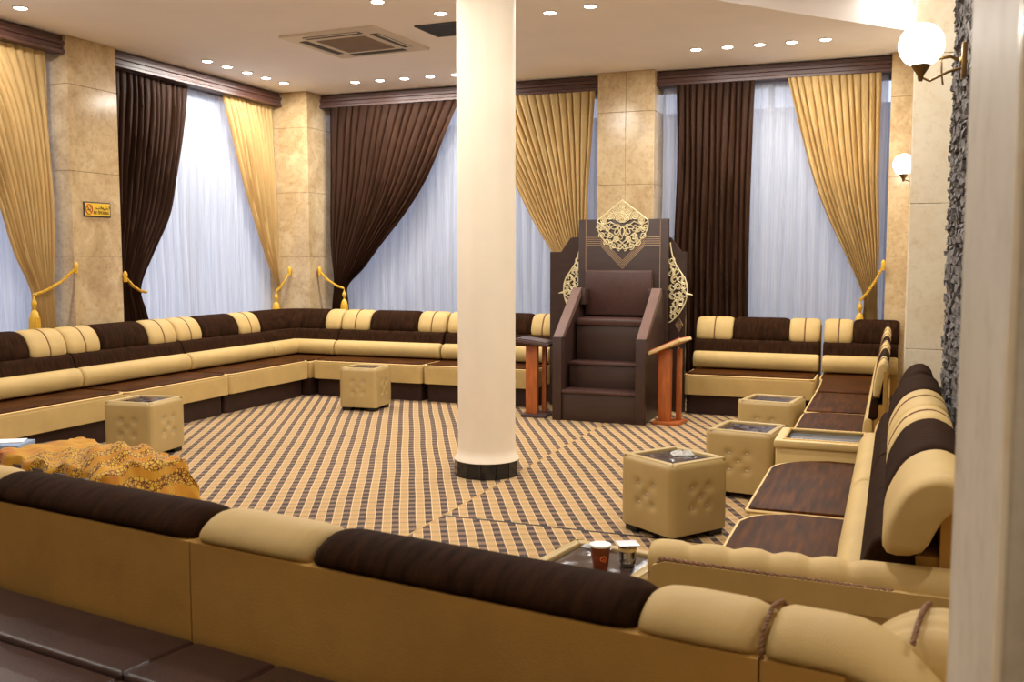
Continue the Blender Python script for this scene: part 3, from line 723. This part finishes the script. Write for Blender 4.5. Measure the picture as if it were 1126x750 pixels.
# dark leather bench, back to back with the foreground sofas
t = thing('leather_bench', 'dark brown leather bench seat with seams in the bottom left foreground', 'bench', (O0.x+vx*.91, O0.y+vy*.91, 0), FA)
def pad(name, a, b, bev=.018): obj(name, B(a, b, bev, 4), 'bench_leather', t)
pad('base', (.6, .0, 0), (4.2, .85, .36), .02)
xs = [.6, 1.3, 1.56, 2.5, 3.4, 4.2]
for a, b in zip(xs, xs[1:]):
    pad('back_pad', (a+.001, .0, .36), (b-.001, .215, .64), .014); pad('seat_pad', (a+.001, .217, .33), (b-.001, .80, .632), .014)
    obj('seam_piping', tube([(b, .02, .632), (b, .2, .632), (b, .21, .632)], .005, 6), 'bench_leather', t) if b < 4 else None

# ------------------------------------------------------------ ottomans
def ottoman_body(w, h):
    bm = bmesh.new(); n = 22; hw = w/2; r = .022
    fr = [(0, 0), (-.27, .27), (.27, .27), (-.27, -.27), (.27, -.27)]
    def dim(u, v):
        d = 0
        for a, b in fr: d += math.exp(-(((u-a)/.10)**2+((v-b)/.10)**2))
        return d
    for f in range(4):
        ang = f*PI/2; ca, sa = math.cos(ang), math.sin(ang); g = []
        for j in range(n+1):
            row = []
            for i in range(n+1):
                u = -1+2*i/n; v = -1+2*j/n; x = u*hw; z = .04+(v+1)/2*h; y = -hw
                y -= .006*(1-u**4)*(1-v**4) - .018*dim(u, v)
                # round the vertical edges
                ex = max(0, abs(x)-(hw-r)); y += (r-math.sqrt(max(0, r*r-ex*ex))) if ex > 0 else 0; 
                if ex > 0: x = math.copysign(hw-r+ex*.707/1.0 if False else hw-r+ex, x)
                ez = max(0, z-(.04+h-r)); y += (r-math.sqrt(max(0, r*r-ez*ez))) if ez > 0 else 0
                row.append(bm.verts.new((x*ca-y*sa, x*sa+y*ca, z)))
            g.append(row)
        for j in range(n):
            for i in range(n): bm.faces.new((g[j][i], g[j][i+1], g[j+1][i+1], g[j+1][i]))
    bmesh.ops.remove_doubles(bm, verts=bm.verts[:], dist=.0012); return bm
def make_ottoman(w=.43, h=.40):
    t = thing('ottoman', '', 'ottoman'); hw = w/2; zt = .04+h; q = .05
    obj('body', ottoman_body(w, h), 'ottoman_leather', t, angle=60)
    rim = bmesh.new()
    prism([(-hw+.012, -hw+.012), (hw-.012, -hw+.012), (hw-q, -hw+q), (-hw+q, -hw+q)], zt-.03, zt, .008, bm=rim)
    for k_ in range(1, 4):
        b2 = bmesh.new(); prism([(-hw+.012, -hw+.012), (hw-.012, -hw+.012), (hw-q, -hw+q), (-hw+q, -hw+q)], zt-.03, zt, .008, bm=b2)
        bmesh.ops.rotate(b2, verts=b2.verts, cent=(0, 0, 0), matrix=Matrix.Rotation(k_*PI/2, 3, 'Z'))
        me = bpy.data.meshes.new('tmp'); b2.to_mesh(me); rim.from_mesh(me); b2.free(); bpy.data.meshes.remove(me)
    obj('top_rim', rim, 'ottoman_leather', t)
    # recessed buttoned top pad
    bm = bmesh.new(); n = 18; g = []
    for j in range(n+1):
        row = []
        for i in range(n+1):
            u = -1+2*i/n; v = -1+2*j/n; d = sum(math.exp(-(((u-a)/.13)**2+((v-b)/.13)**2)) for a, b in ((0, 0), (-.5, .5), (.5, .5), (-.5, -.5), (.5, -.5)))
            row.append(bm.verts.new((u*(hw-q), v*(hw-q), zt-.008-.012*d-.008*max(abs(u), abs(v))**6)))
        g.append(row)
    for j in range(n):
        for i in range(n): bm.faces.new((g[j][i], g[j][i+1], g[j+1][i+1], g[j+1][i]))
    obj('top_pad', bm, 'pad_leather', t)
    bb = lathe([(.001, 0), (.008, .001), (.0075, .005), (.003, .008), (.001, .008)], 10)
    b0 = None
    def button(M):
        nonlocal b0
        if b0 is None: b0 = obj('button', bb, 'crystal_button', t); o = b0
        else: o = b0.copy(); COL.objects.link(o)
        o.matrix_local = M
    for a, b in ((0, 0), (-.5, .5), (.5, .5), (-.5, -.5), (.5, -.5)): button(Matrix.Translation((a*(hw-q), b*(hw-q), zt-.021)))
    for f in range(4):
        for a, b in ((0, 0), (-.27, .27), (.27, .27), (-.27, -.27), (.27, -.27)):
            button(Matrix.Rotation(f*PI/2, 4, 'Z') @ Matrix.Translation((a*hw, -hw+.012, .04+(b+1)/2*h)) @ Matrix.Rotation(PI/2, 4, 'X'))
    for x in (-1, 1):
        for y in (-1, 1): obj('foot', B((x*(hw-.07)-.05, y*(hw-.07)-.05, 0), (x*(hw-.07)+.05, y*(hw-.07)+.05, .045), .004), 'foot_dark', t)
    return t
ott = make_ottoman()
spots = [(-1.135, 5.385, -35, .985, 'cream buttoned ottoman with the crumpled napkin on top'), (-.88, 6.48, -8, 1, 'middle cream buttoned ottoman of the three along the right hand sofas'),
         (-.885, 7.88, -8, 1, 'farthest cream ottoman of the three along the right hand sofas'), (-5.50, 6.03, 5, 1, 'cream buttoned ottoman in front of the left wall sofas'),
         (-5.045, 8.70, 6, .93, 'cream buttoned ottoman in front of the far wall sofas left of the column'), (-.985, 3.375, -10, 1.0, 'cream ottoman with dark leather top carrying the paper cup')]
for i, (x, y, a, s, lb) in enumerate(spots):
    o = ott if i == 0 else copy_tree(ott)
    o.location = (x, y, 0); o.rotation_euler = (0, 0, R(a)); o.scale = (s, s, 1 if i < 5 else 1.0); o['label'] = lb; o['group'] = 'cream buttoned cube ottomans'

# things on the ottomans
zt = .435
def crumple(name, label, cat, mat, loc, w, d, h, seed, rz=0):
    rnd = random.Random(seed); bm = bmesh.new(); n = 9; g = []
    H = [[rnd.random() for _ in range(n+1)] for _ in range(n+1)]
    for j in range(n+1):
        g.append([bm.verts.new(((i/n-.5)*w*(1+.1*H[j][i]), (j/n-.5)*d*(1+.15*H[i][j]), h*(.15+.85*H[j][i])*(math.sin(PI*i/n)*math.sin(PI*j/n))**.5 + .001)) for i in range(n+1)])
    for j in range(n):
        for i in range(n): bm.faces.new((g[j][i], g[j][i+1], g[j+1][i+1], g[j+1][i]))
    bmesh.ops.solidify(bm, geom=bm.faces[:], thickness=.0015)
    o = obj(name, bm, mat, smooth=False); o.location = loc; o.rotation_euler = (0, 0, rz); return tag(o, label, cat)
crumple('napkin', 'white crumpled napkin on the ottoman beside the right hand sofas', 'napkin', 'white_paper', (-1.10, 5.44, zt), .12, .08, .03, 3, .4)
t = thing('paper_cup', 'brown paper cup with white rim and orange swirl on the near ottoman', 'cup', (-.958, 3.30, .432))
obj('cup_wall', lathe([(.026, 0), (.0275, .01), (.037, .088), (.034, .088), (.025, .012), (.001, .012)], 28), 'cup_brown', t)
obj('rim', lathe([(.034, .086), (.0385, .086), (.0395, .0895), (.0385, .093), (.034, .092)], 28), 'white_paper', t)
obj('tea', lathe([(.001, .078), (.033, .078), (.033, .0785), (.001, .079)], 24), 'cream_pages', t)
sw = []
for i in range(26):
    a = -1.2 + i*.35; r = .014*(1-i/30); sw.append((r*math.cos(a), r*math.sin(a)))
ca = math.atan2(-3.2, .985)
pts = [(math.cos(ca+.25+x/.033)*(.0272+.0001+(.045+z)*.109), math.sin(ca+.25+x/.033)*(.0272+.0001+(.045+z)*.109), .045+z) for x, z in sw]
obj('swirl', tube(pts, .0022, 5), 'cup_orange', t)
t = thing('water_cup', 'clear plastic water cup with square foil lid next to the paper cup', 'cup', (-.880, 3.385, .432))
obj('cup_wall', lathe([(.024, 0), (.028, .008), (.031, .03), (.030, .034), (.034, .078), (.0325, .078), (.029, .034), (.027, .01), (.001, .008)], 28), 'clear_plastic', t)
obj('water', lathe([(.001, .009), (.026, .010), (.029, .03), (.030, .045), (.001, .0455)], 24), 'clear_plastic', t)
obj('base_disc', lathe([(.001, .0), (.024, .0), (.026, .006), (.001, .007)], 20), 'foil_white', t)
bm = bmesh.new(); box(bm, (-.038, -.036, .078), (.038, .036, .081), .001); bmesh.ops.rotate(bm, verts=bm.verts, cent=(0, 0, 0), matrix=Matrix.Rotation(.5, 3, 'Z'))
obj('foil_lid', bm, 'foil_white', t)
obj('label_band', lathe([(.0335, .055), (.0348, .068), (.0343, .068), (.033, .055)], 24), 'gold_curtain', t)
crumple('sugar_wrapper', 'torn white wrapper lying behind the paper cup', 'wrapper', 'foil_white', (-1.04, 3.53, .437), .11, .045, .012, 8, -.2)
crumple('plastic_bag', 'small crumpled pinkish bag peeping out between the tufted arm and the foreground sofa back', 'bag', 'bag_pink', (-.20, 2.62, .407), .14, .12, .24, 12)

# ------------------------------------------------------------ pulpit (minbar)
t = thing('stepped_pulpit', 'tall dark brown wooden pulpit with steps, padded seat and gold filigree', 'pulpit', (-2.575, 8.73, 0), 0)
def pb(name, a, b, m='minbar_wood', bev=.004): return obj(name, B(a, b, bev), m, t)
hw = .36
zs = [0, .29, .52, .90]
pb('step', (-hw, .02, 0), (hw, .85, .27)); pb('step_tread', (-hw, -.0, .265), (hw, .27, .295), 'minbar_leather', .008)
pb('step', (-hw, .25, .29), (hw, .85, .52)); pb('step_tread', (-hw, .23, .515), (hw, .49, .545), 'minbar_leather', .008)
pb('step', (-hw, .47, .54), (hw, .85, .89))
pb('seat', (-hw, .44, .885), (hw, .82, .955), 'minbar_leather', .02)
pb('seat_backrest', (-hw+.0, .74, .97), (hw-.03, .81, 1.425), 'minbar_leather', .02)
for s in (-1, 1):
    pb('newel_post', (s*(hw+.045)-.045, 0, 0), (s*(hw+.045)+.045, .09, .80))
    pts = [(.09, .0), (.85, .0), (.85, 1.2), (.62, 1.2), (.09, .75)]
    bm = prism(pts, s*(hw+.02), s*(hw+.075), axis='x'); obj('side_panel', bm, 'minbar_wood', t, smooth=False)
    bm = prism([(.03, .80), (.06, .765), (.66, 1.19), (.66, 1.25), (.62, 1.25)], s*(hw+.0), s*(hw+.09), axis='x'); obj('handrail', bm, 'rail_wood_highlight', t, smooth=False)
    pb('armrest_block', (s*(hw+.015)-.055, .62, 1.08), (s*(hw+.015)+.055, .84, 1.24))
pb('back_board', (-.465, .85, 0), (.465, .90, 1.935))
wing = [(-.80, 0), (.63, 0), (.63, 1.61), (.58, 1.61), (.47, 1.75), (.44, 1.76), (-.55, 1.76), (-.58, 1.75), (-.68, 1.61), (-.80, 1.61)]
obj('wing_board', prism(wing, .93, .98, .0, axis='y'), 'minbar_wood', t, smooth=False)
pb('side_board', (-.45, .9, 0), (.45, .93, 1.7))
# inlaid lines
for k_ in range(5):
    z = 1.755-k_*.02; e = .41; d = .23
    pts = [(-.38, .848, z), (-d+ -.0*k_, .848, z), (0, .848, z-.235), (d, .848, z), (.38, .848, z)]
    obj('inlay_line', tube(pts, .0042, 4), 'inlay_gold', t)
for s in (-1, 1): obj('inlay_line', tube([(s*.385, .848, .95), (s*.385, .848, 1.93)], .0035, 4), 'inlay_gold', t)
# medallion: pointed lace top, petals, scroll work
yf = .835
med = bmesh.new()
def q(x, z): return (x, yf, z)
cx_, cz_ = 0, 1.87
top, lft, rgt = (0, 2.125), (-.26, 1.925), (.26, 1.925)
def loopc(cx, cz, rx, rz, n=20, rot=0, r=.006):
    pts = []
    for i in range(n):
        a = 2*PI*i/n; x, z = rx*math.cos(a), rz*math.sin(a)
        pts.append(q(cx+x*math.cos(rot)-z*math.sin(rot), cz+x*math.sin(rot)+z*math.cos(rot)))
    tube(pts, r, 5, closed=True, bm=med)
tube([q(*lft), q(*top), q(*rgt)], .007, 5, bm=med)
rows = [(0, 2.075, .03), (-.065, 2.02, .034), (.065, 2.02, .034), (-.13, 1.97, .034), (.13, 1.97, .034), (-.195, 1.925, .03), (.195, 1.925, .03), (0, 2.03, .022)]
for x, z, r in rows:
    loopc(x, z, r, r, 12, 0, .006); loopc(x, z, r*.5, r*.5, 8, 0, .006)
    for a in range(4): tube([q(x, z), q(x+r*math.cos(a*PI/2+.78), z+r*math.sin(a*PI/2+.78))], .005, 4, bm=med)
arch = [q(.09*math.cos(PI*i/14), 1.93+.075*math.sin(PI*i/14)) for i in range(15)]
tube(arch, .006, 5, bm=med)
for r in (.065, .045, .025): tube([q(r*math.cos(PI*i/12), 1.925+r*math.sin(PI*i/12)) for i in range(13)], .009, 5, bm=med)
for i in range(7): a = PI*i/6; tube([q(.01*math.cos(a), 1.9), q(.07*math.cos(a), 1.93+.06*math.sin(a))], .006, 4, bm=med)
for a in (-165, -130, -90, -50, -15): loopc(.075*math.cos(R(a)), 1.875+.065*math.sin(R(a)), .045, .02, 16, R(a), .0055)
rs = random.Random(5)
for s in (-1, 1):
    # long interlacing curls that end in loops along the rounded lower edge
    for (a0, r0) in ((-170, .24), (-150, .245), (-130, .25), (-112, .25), (-96, .245), (-160, .17), (-135, .18), (-110, .17)):
        a = R(a0); px, pz = r0*math.cos(a), r0*math.sin(a)
        if s > 0: px = -px
        cxp, czp = px, 1.895+pz
        sp_ = [q(cxp+(.034-.0012*i)*math.cos(i*.42*s+a), czp+(.034-.0012*i)*math.sin(i*.42*s+a)) for i in range(24)]
        tube(sp_, .006, 5, bm=med)
    tube([q(s*.26, 1.925), q(s*.262, 1.88), q(s*.25, 1.82), q(s*.21, 1.75), q(s*.15, 1.69), q(s*.08, 1.65), q(s*.02, 1.635)], .006, 5, bm=med)
    tube([q(s*.26, 1.91), q(s*.2, 1.88), q(s*.12, 1.91), q(s*.06, 1.87), q(s*.02, 1.8), q(s*.06, 1.74), q(s*.12, 1.7), q(s*.16, 1.74), q(s*.13, 1.8), q(s*.18, 1.85), q(s*.23, 1.82)], .007, 5, bm=med)
    tube([q(s*.22, 1.9), q(s*.16, 1.82), q(s*.1, 1.78), q(s*.03, 1.72), q(-s*.02, 1.68), q(-s*.06, 1.7), q(-s*.05, 1.75)], .006, 5, bm=med)
for i in range(26):
    a = R(rs.uniform(-175, -5)); r = rs.uniform(.11, .23); b = rs.uniform(0, 6)
    x, z = r*math.cos(a), 1.89+r*math.sin(a)
    tube([q(x+.022*math.cos(b+j*.8)*(1-j*.08), z+.022*math.sin(b+j*.8)*(1-j*.08)) for j in range(6)], .0045, 4, bm=med)
obj('medallion', med, 'filigree_gold', t)
for s in (-1, 1):
    fb = bmesh.new(); yq = .92; x0 = .468
    # half teardrop outline: straight edge on the board, bulging out
    prof = [(1.70, .0), (1.62, .012), (1.55, .03), (1.48, .06), (1.42, .10), (1.35, .15), (1.28, .175), (1.2, .18), (1.12, .165), (1.05, .135), (.98, .09), (.92, .03), (.9, .0)]
    off = -.035 if s < 0 else 0
    tube([(s*(x0+w), yq, z) for z, w in prof], .007, 5, bm=fb)
    rq = random.Random(3+s)
    for (z, w) in ((1.52, .02), (1.46, .035), (1.40, .06), (1.40, .02), (1.34, .11), (1.33, .045), (1.27, .14), (1.26, .08), (1.25, .025), (1.19, .14), (1.18, .085), (1.17, .03), (1.11, .12), (1.1, .06), (1.04, .09), (1.03, .035), (.97, .04)):
        for rr_ in (.03, .017): 
            b = rq.uniform(0, 6); d = rq.choice((-1, 1))
            tube([(s*(x0+w)+rr_*math.cos(b+d*j*.5), yq, z+rr_*1.15*math.sin(b+d*j*.5)) for j in range(11)], .0062, 5, bm=fb)
    tube([(s*(x0+.17), yq, 1.19), (s*(x0+.21), yq, 1.185), (s*(x0+.235), yq, 1.18)], .007, 5, bm=fb, rad=[.014, .008, .003])
    obj('side_filigree', fb, 'filigree_gold', t)
for z in (.88, .72, .62, .52, .42, .32):
    r = .05 if z > .85 else .028
    bm = bmesh.new(); x = .57
    for f in (1, .6, .25): tube([(x-r*.7*f, .925, z), (x, .925, z+r*1.3*f), (x+r*.7*f, .925, z), (x, .925, z-r*1.3*f)], .004, 4, closed=True, bm=bm)
    obj('diamond_inlay', bm, 'inlay_gold', t)

# book stands on both sides of the pulpit
def stand(label, loc, rz, tilt, topm, mat2):
    t = thing('book_stand', label, 'book stand', loc, rz)
    obj('post', B((-.075, -.035, .03), (.045, .02, .70), .004), 'orange_wood', t)
    obj('post', B((.06, .08, .03), (.10, .14, .70), .004), 'orange_wood', t)
    obj('base_board', B((-.11, -.08, 0), (.14, .20, .03), .004), 'orange_wood' if mat2 == 'page_red' else 'stand_dark', t)
    M = Matrix.Translation((0.01, .03, .735)) @ Matrix.Rotation(tilt, 4, 'Y')
    bm = bmesh.new(); box(bm, (-.17, -.16, -.018), (.17, .16, .012), .005, 2, M); obj('top_board', bm, topm, t)
    bm = bmesh.new(); box(bm, (-.15, -.14, .012), (.15, .14, .022), .002, 1, M); obj('surface', bm, mat2, t)
    return t
stand('book stand with orange post and dark flat top left of the pulpit', (-3.26, 8.86, 0), R(6), R(8), 'stand_dark', 'stand_dark')
stand('orange wooden book stand with tilted cream top right of the pulpit', (-1.955, 8.9, 0), R(-8), R(-24), 'cream_pages', 'page_red')

# ------------------------------------------------------------ ceiling fittings
def downlight(x, y, z, label, group, pw=1):
    t = thing('ceiling_downlight', label, 'ceiling light', (x, y, z), 0, group)
    obj('trim_ring', lathe([(.046, -.001), (.046, -.006), (.052, -.010), (.062, -.005), (.063, 0)], 24), 'white_plastic', t)
    obj('lens', lathe([(.0005, -.0135), (.04, -.0135), (.048, -.009), (.048, -.003), (.0005, -.003)], 24), 'lamp_lens', t)
    d = bpy.data.lights.new('lamp_light', 'AREA'); d.shape = 'DISK'; d.size = .07; d.energy = LAMP_W*pw; d.color = LAMP_C
    o = bpy.data.objects.new('lamp_light', d); COL.objects.link(o); o.parent = t; o.location = (0, 0, -.014)
    return t
for i, y in enumerate((8.28, 8.60, 8.94, 9.28, 9.62)):
    downlight(-6.6, y, CZ, 'round downlight, %s from the camera end in the row by the left wall' % ordw(i), 'downlights by the left wall', .85)
for i, x in enumerate((-5.81, -5.49, -5.18, -4.86, -4.55)):
    downlight(x, 9.87, CZ, 'round downlight, %s from the left in the far row left of the column' % ordw(i), 'downlights left of the column')
for i, x in enumerate((-1.86, -1.56, -1.26, -.97, -.67)):
    downlight(x, 9.55, CZ, 'round downlight, %s from the left in the row right of the column' % ordw(i), 'downlights right of the column')
for i, (x, y) in enumerate(((-3.84, 6.88), (-3.54, 7.39), (-2.70, 7.70), (-2.33, 7.62))):
    downlight(x, y, CZ, 'round downlight, %s from the left of the ring around the column' % ordw(i), 'downlights around the column', .7)
downlight(-.05, 9.2, CZ+.34, 'round downlight in the raised ceiling at the upper right', 'lobby downlights', .45)
# the room has more of the same fittings out of frame; the lobby ones are added
for i, (x, y) in enumerate(((-3.95, 6.2), (-3.75, 5.6), (-3.2, 5.1), (-2.5, 5.0), (-6.6, 6.0), (-6.6, 5.4), (-6.6, 4.2), (-5.6, 2.6), (-4.4, 2.2), (-3.2, 2.0))):
    downlight(x, y, CZ, 'round downlight out of frame overhead, place %s along its row' % 'abcdefghijk'[i], 'downlights out of frame')
for i, (x, y) in enumerate(((-.5, 6.2), (-.7, 5.0), (-.8, 3.6), (1.2, 8.6), (1.2, 5.5), (1.6, 3.2), (2.8, 7.2))):  # lobby lamps out of frame, added to brighten the cream pillar and cove
    downlight(x, y, CZ+.34, 'unseen round downlight added in the raised ceiling for brightness, place %s' % 'abcdefghijk'[i], 'lobby downlights', 1.9)
for i, (x, y) in enumerate(((-2.2, .2), (-.6, -.6), (1.6, .4))):
    downlight(x, y, CZ, 'round downlight behind the camera, place %s' % 'abc'[i], 'downlights out of frame')

# air conditioning cassette
t = thing('ceiling_air_conditioner', 'square ceiling air conditioner with four slots left of the column', 'air conditioner', (-4.74, 8.08, CZ), R(-3))
h = .5
obj('frame', prism([(-h, -h), (h, -h), (h, h), (-h, h)], -.022, 0), 'white_plastic', t, smooth=False)
obj('grille', B((-.26, -.26, -.03), (.26, .26, -.02), .006), 'grey_plastic', t)
for k_ in range(14):
    obj('grille_slat', B((-.25, -.25+k_*.037, -.034), (.25, -.24+k_*.037, -.03)), 'grey_plastic', t)
for a in range(4):
    bm = bmesh.new(); box(bm, (-.3, -.425, -.0265), (.3, -.34, -.02), .003, 1, Matrix.Rotation(a*PI/2, 4, 'Z')); o = obj('air_slot', bm, 'slot_dark', t)
    bm = bmesh.new(); box(bm, (-.29, -.425, -.034), (.29, -.41, -.026), .002, 1, Matrix.Rotation(a*PI/2, 4, 'Z')); obj('vane', bm, 'white_plastic', o)
t = thing('ceiling_vent', 'dark rectangular ceiling vent partly hidden by the white column', 'vent', (-3.92, 7.93, CZ), R(-2))
obj('backing', B((.0, -.2, -.006), (.36, .2, 0)), 'slot_dark', t)
for k_ in range(12): obj('louvre', B((.01, -.19+k_*.033, -.014), (.35, -.175+k_*.033, -.006)), 'slot_dark', t)
for a, b in (((-.02, -.22, -.012), (.38, -.2, 0)), ((-.02, .2, -.012), (.38, .22, 0)), ((-.02, -.2, -.012), (.0, .2, 0)), ((.36, -.2, -.012), (.38, .2, 0))): obj('frame', B(a, b), 'slot_dark', t)

# globe wall lamps
def globe_lamp(label, plate, gc):
    t = thing('globe_wall_lamp', label, 'wall lamp', plate); d = Vector(gc)-Vector(plate)
    obj('wall_plate', B((-.02, -.035, -.075), (.0, .035, .075), .005), 'brass_dark', t)
    obj('mount', lathe([(.022, 0), (.02, .02), (.012, .03)], 14), 'brass_dark', t).rotation_euler = (0, -PI/2, 0)
    b = d + Vector((0, 0, -.135))
    obj('arm', tube([(-.02, 0, -.0), (b.x*.35, b.y*.3, .02), (b.x*.7, b.y*.6, .012), (b.x*.93, b.y, b.z+.045), b], .007, 8), 'brass_dark', t)
    obj('arm', tube([(-.02, 0, -.03), (b.x*.4, b.y*.3, -.045), (b.x*.8, b.y*.7, b.z-.02), (b.x, b.y, b.z)], .006, 8), 'brass_dark', t)
    obj('drop', tube([(b.x*.55, b.y*.45, .01), (b.x*.53, b.y*.45, -.06), (b.x*.5, b.y*.45, -.10)], .004, 6), 'brass_dark', t)
    o = obj('cup', lathe([(.009, -.02), (.014, .005), (.03, .03), (.042, .05), (.036, .05), (.014, .015), (.001, .015)], 20), 'brass_dark', t); o.location = b
    bm = bmesh.new(); bmesh.ops.create_uvsphere(bm, u_segments=32, v_segments=20, radius=.095); o = obj('glass_globe', bm, 'globe_glow', t); o.location = d
globe_lamp('large glowing white globe lamp on a brass arm at the split stone pillar', (.255, 4.72, 2.40), (.072, 4.7, 2.475))
globe_lamp('small glowing globe lamp half hidden behind the cream pillar', (.30, 9.7, 2.34), (.035, 9.7, 2.40))
struct(obj('wall_return', B((.30, 9.3, 0), (.5, 10.42, CZ+.1)), 'cream_marble'))

# yellow sign on the pillar
t = thing('no_smoking_sign', 'small yellow no smoking sign on the left marble pillar', 'sign', (-7.015, 7.155, 2.0), 0)
y0, y1, h2 = -.165, .165, .07
# built facing +x ; u runs along +y
obj('plate', B((-.004, y0, -h2), (.006, y1, h2), .002), 'sign_black', t); obj('face', B((.005, y0+.012, -h2+.012), (.008, y1-.012, h2-.012)), 'sign_yellow', t)
def sg(pts, r, m, name): obj(name, tube([(.009, a, b) for a, b in pts], r, 4), m, t)
cy = -.105
obj('ring', tube([(.009, cy+.04*math.cos(2*PI*i/24), .045*math.sin(2*PI*i/24)) for i in range(24)], .005, 5, closed=True), 'sign_red', t)
sg([(cy-.028, .03), (cy+.028, -.03)], .0045, 'sign_red', 'bar'); sg([(cy-.022, -.008), (cy+.018, -.004)], .004, 'sign_black', 'cigarette'); sg([(cy+.018, .004), (cy+.022, .014), (cy+.016, .024)], .0025, 'sign_black', 'smoke')
cu = bpy.data.curves.new('sign_text', 'FONT'); cu.body = 'NO SMOKING'; cu.size = .038; cu.extrude = .001; cu.align_x = 'CENTER'; cu.align_y = 'CENTER'
o = bpy.data.objects.new('sign_text', cu); COL.objects.link(o); bpy.context.view_layer.update()
me = bpy.data.meshes.new_from_object(o); bpy.data.objects.remove(o); me.materials.clear(); me.materials.append(MATS['sign_black'])
o = bpy.data.objects.new('lettering', me); COL.objects.link(o); o.parent = t; o.location = (.009, .045, -.03); o.rotation_euler = (PI/2, 0, PI/2); o.scale = (.8, 1.1, 1)
# upper line: joined script strokes
ar = bmesh.new()
def st(pts, r=.0035): tube([(.009, a, b) for a, b in pts], r, 4, bm=ar)
st([(.145, .035), (.145, .012), (.13, .006), (.118, .012), (.118, .02), (.112, .008), (.1, .006), (.095, .018), (.09, .006), (.07, .006)])
st([(.07, .006), (.066, .022), (.058, .006), (.05, .006), (.045, .03)]); st([(.035, .02), (.035, .008), (.02, .006), (.012, .014), (.004, .006), (-.01, .006), (-.018, .016), (-.03, .004), (-.04, -.004)])
for a, b in ((.12, .03), (.1, .03), (.02, .026), (.008, -.006), (.09, -.006), (.075, -.006)): st([(a, b), (a+.003, b+.001)], .0035)
obj('script_line', ar, 'sign_black', t)

# low table with the orange cloth and papers
t = thing('low_table', 'low dark table hidden under the orange patterned cloth', 'table', (-4.35, 4.25, 0), R(-12))
obj('tabletop', B((-.72, -.27, .34), (.52, .27, .38), .006), 'minbar_wood', t)
for x in (-.66, .46):
    for y in (-.21, .21): obj('leg', B((x-.025, y-.025, 0), (x+.025, y+.025, .34)), 'minbar_wood', t)
bm = bmesh.new(); uvl = bm.loops.layers.uv.new('UVMap'); nx, ny = 90, 46; g = []; rc = random.Random(2)
def cloth_z(x, y):
    # x along the table (-.55 .. .75), y across ; lies on the top, slides down at the right end and the sides
    ridge = .115*math.exp(-((x-.28)/.20)**2)*math.exp(-((y)/.22)**2) + .03*math.exp(-((x+.35)/.3)**2)
    s = y*1.0 + .45*x
    f = .020*math.sin(s*40+2.0*math.sin(x*5)+6*y*y) * (.3+.7*math.exp(-((x-.2)/.35)**2)) + .007*math.sin(x*17+y*13) + .004*math.sin(x*47-y*31)
    z = .40 + ridge + max(f, -.012)
    dx = max(0, x-.52); dy = max(0, abs(y)-.26); dl = math.hypot(dx, dy)
    return z, dl
for j in range(ny+1):
    row = []
    for i in range(nx+1):
        x = -.58+1.5*i/nx; y = -.5+1.0*j/ny
        y += .05*math.sin(x*6)
        z, dl = cloth_z(x, y); X, Y = x, y
        if dl > 0:       # overhang: fold down
            if x > .52: X = .52+(x-.52)*.42+.02*math.sin(y*26)
            if abs(y) > .26: Y = math.copysign(.26+(abs(y)-.26)*.25+.015*math.sin(x*30), y)
            z = max(.012, z-dl*.85)
        row.append(bm.verts.new((X, Y, z)))
    g.append(row)
for j in range(ny):
    for i in range(nx):
        f = bm.faces.new((g[j][i], g[j][i+1], g[j+1][i+1], g[j+1][i]))
        for lp, (a, b) in zip(f.loops, ((i, j), (i+1, j), (i+1, j+1), (i, j+1))): lp[uvl].uv = (a/nx, b/ny*.66)
bmesh.ops.solidify(bm, geom=bm.faces[:], thickness=.003)
o = obj('patterned_cloth', bm, 'paisley_cloth', angle=70); o.location = (-4.29, 4.24, 0); o.rotation_euler = (0, 0, R(-12)); tag(o, 'crumpled orange and yellow patterned cloth heaped over the low table', 'cloth')
t = tag(obj('card_box', B((-.12, -.1, 0), (.12, .1, .06), .004), 'blue_grey_card'), 'blue grey box at the far left edge beside the orange cloth', 'box'); t.location = (-4.96, 4.28, .38); t.rotation_euler = (0, 0, R(20))
t = tag(obj('paper_sheet', B((-.09, -.06, 0), (.09, .06, .004)), 'white_paper'), 'white paper sheet lying on the blue grey box at the left edge', 'paper'); t.location = (-4.97, 4.30, .441); t.rotation_euler = (0, 0, R(35))
t = tag(obj('card_folder', B((-.12, -.05, 0), (.12, .05, .03), .004), 'blue_grey_card'), 'small blue folder lying behind the orange cloth', 'folder'); t.location = (-4.55, 4.53, .382); t.rotation_euler = (0, 0, R(-20))

# ------------------------------------------------------------ outside
struct(obj('ground', B((-22, -8, -.4), (10, 26, -.14)), 'pavement_grey'))
tag(obj('garden_wall', B((-20, 14, -.14), (8, 14.3, 3.6)), 'outside_wall_paint'), 'pale wall outside the far windows seen through the sheer curtains', 'wall')
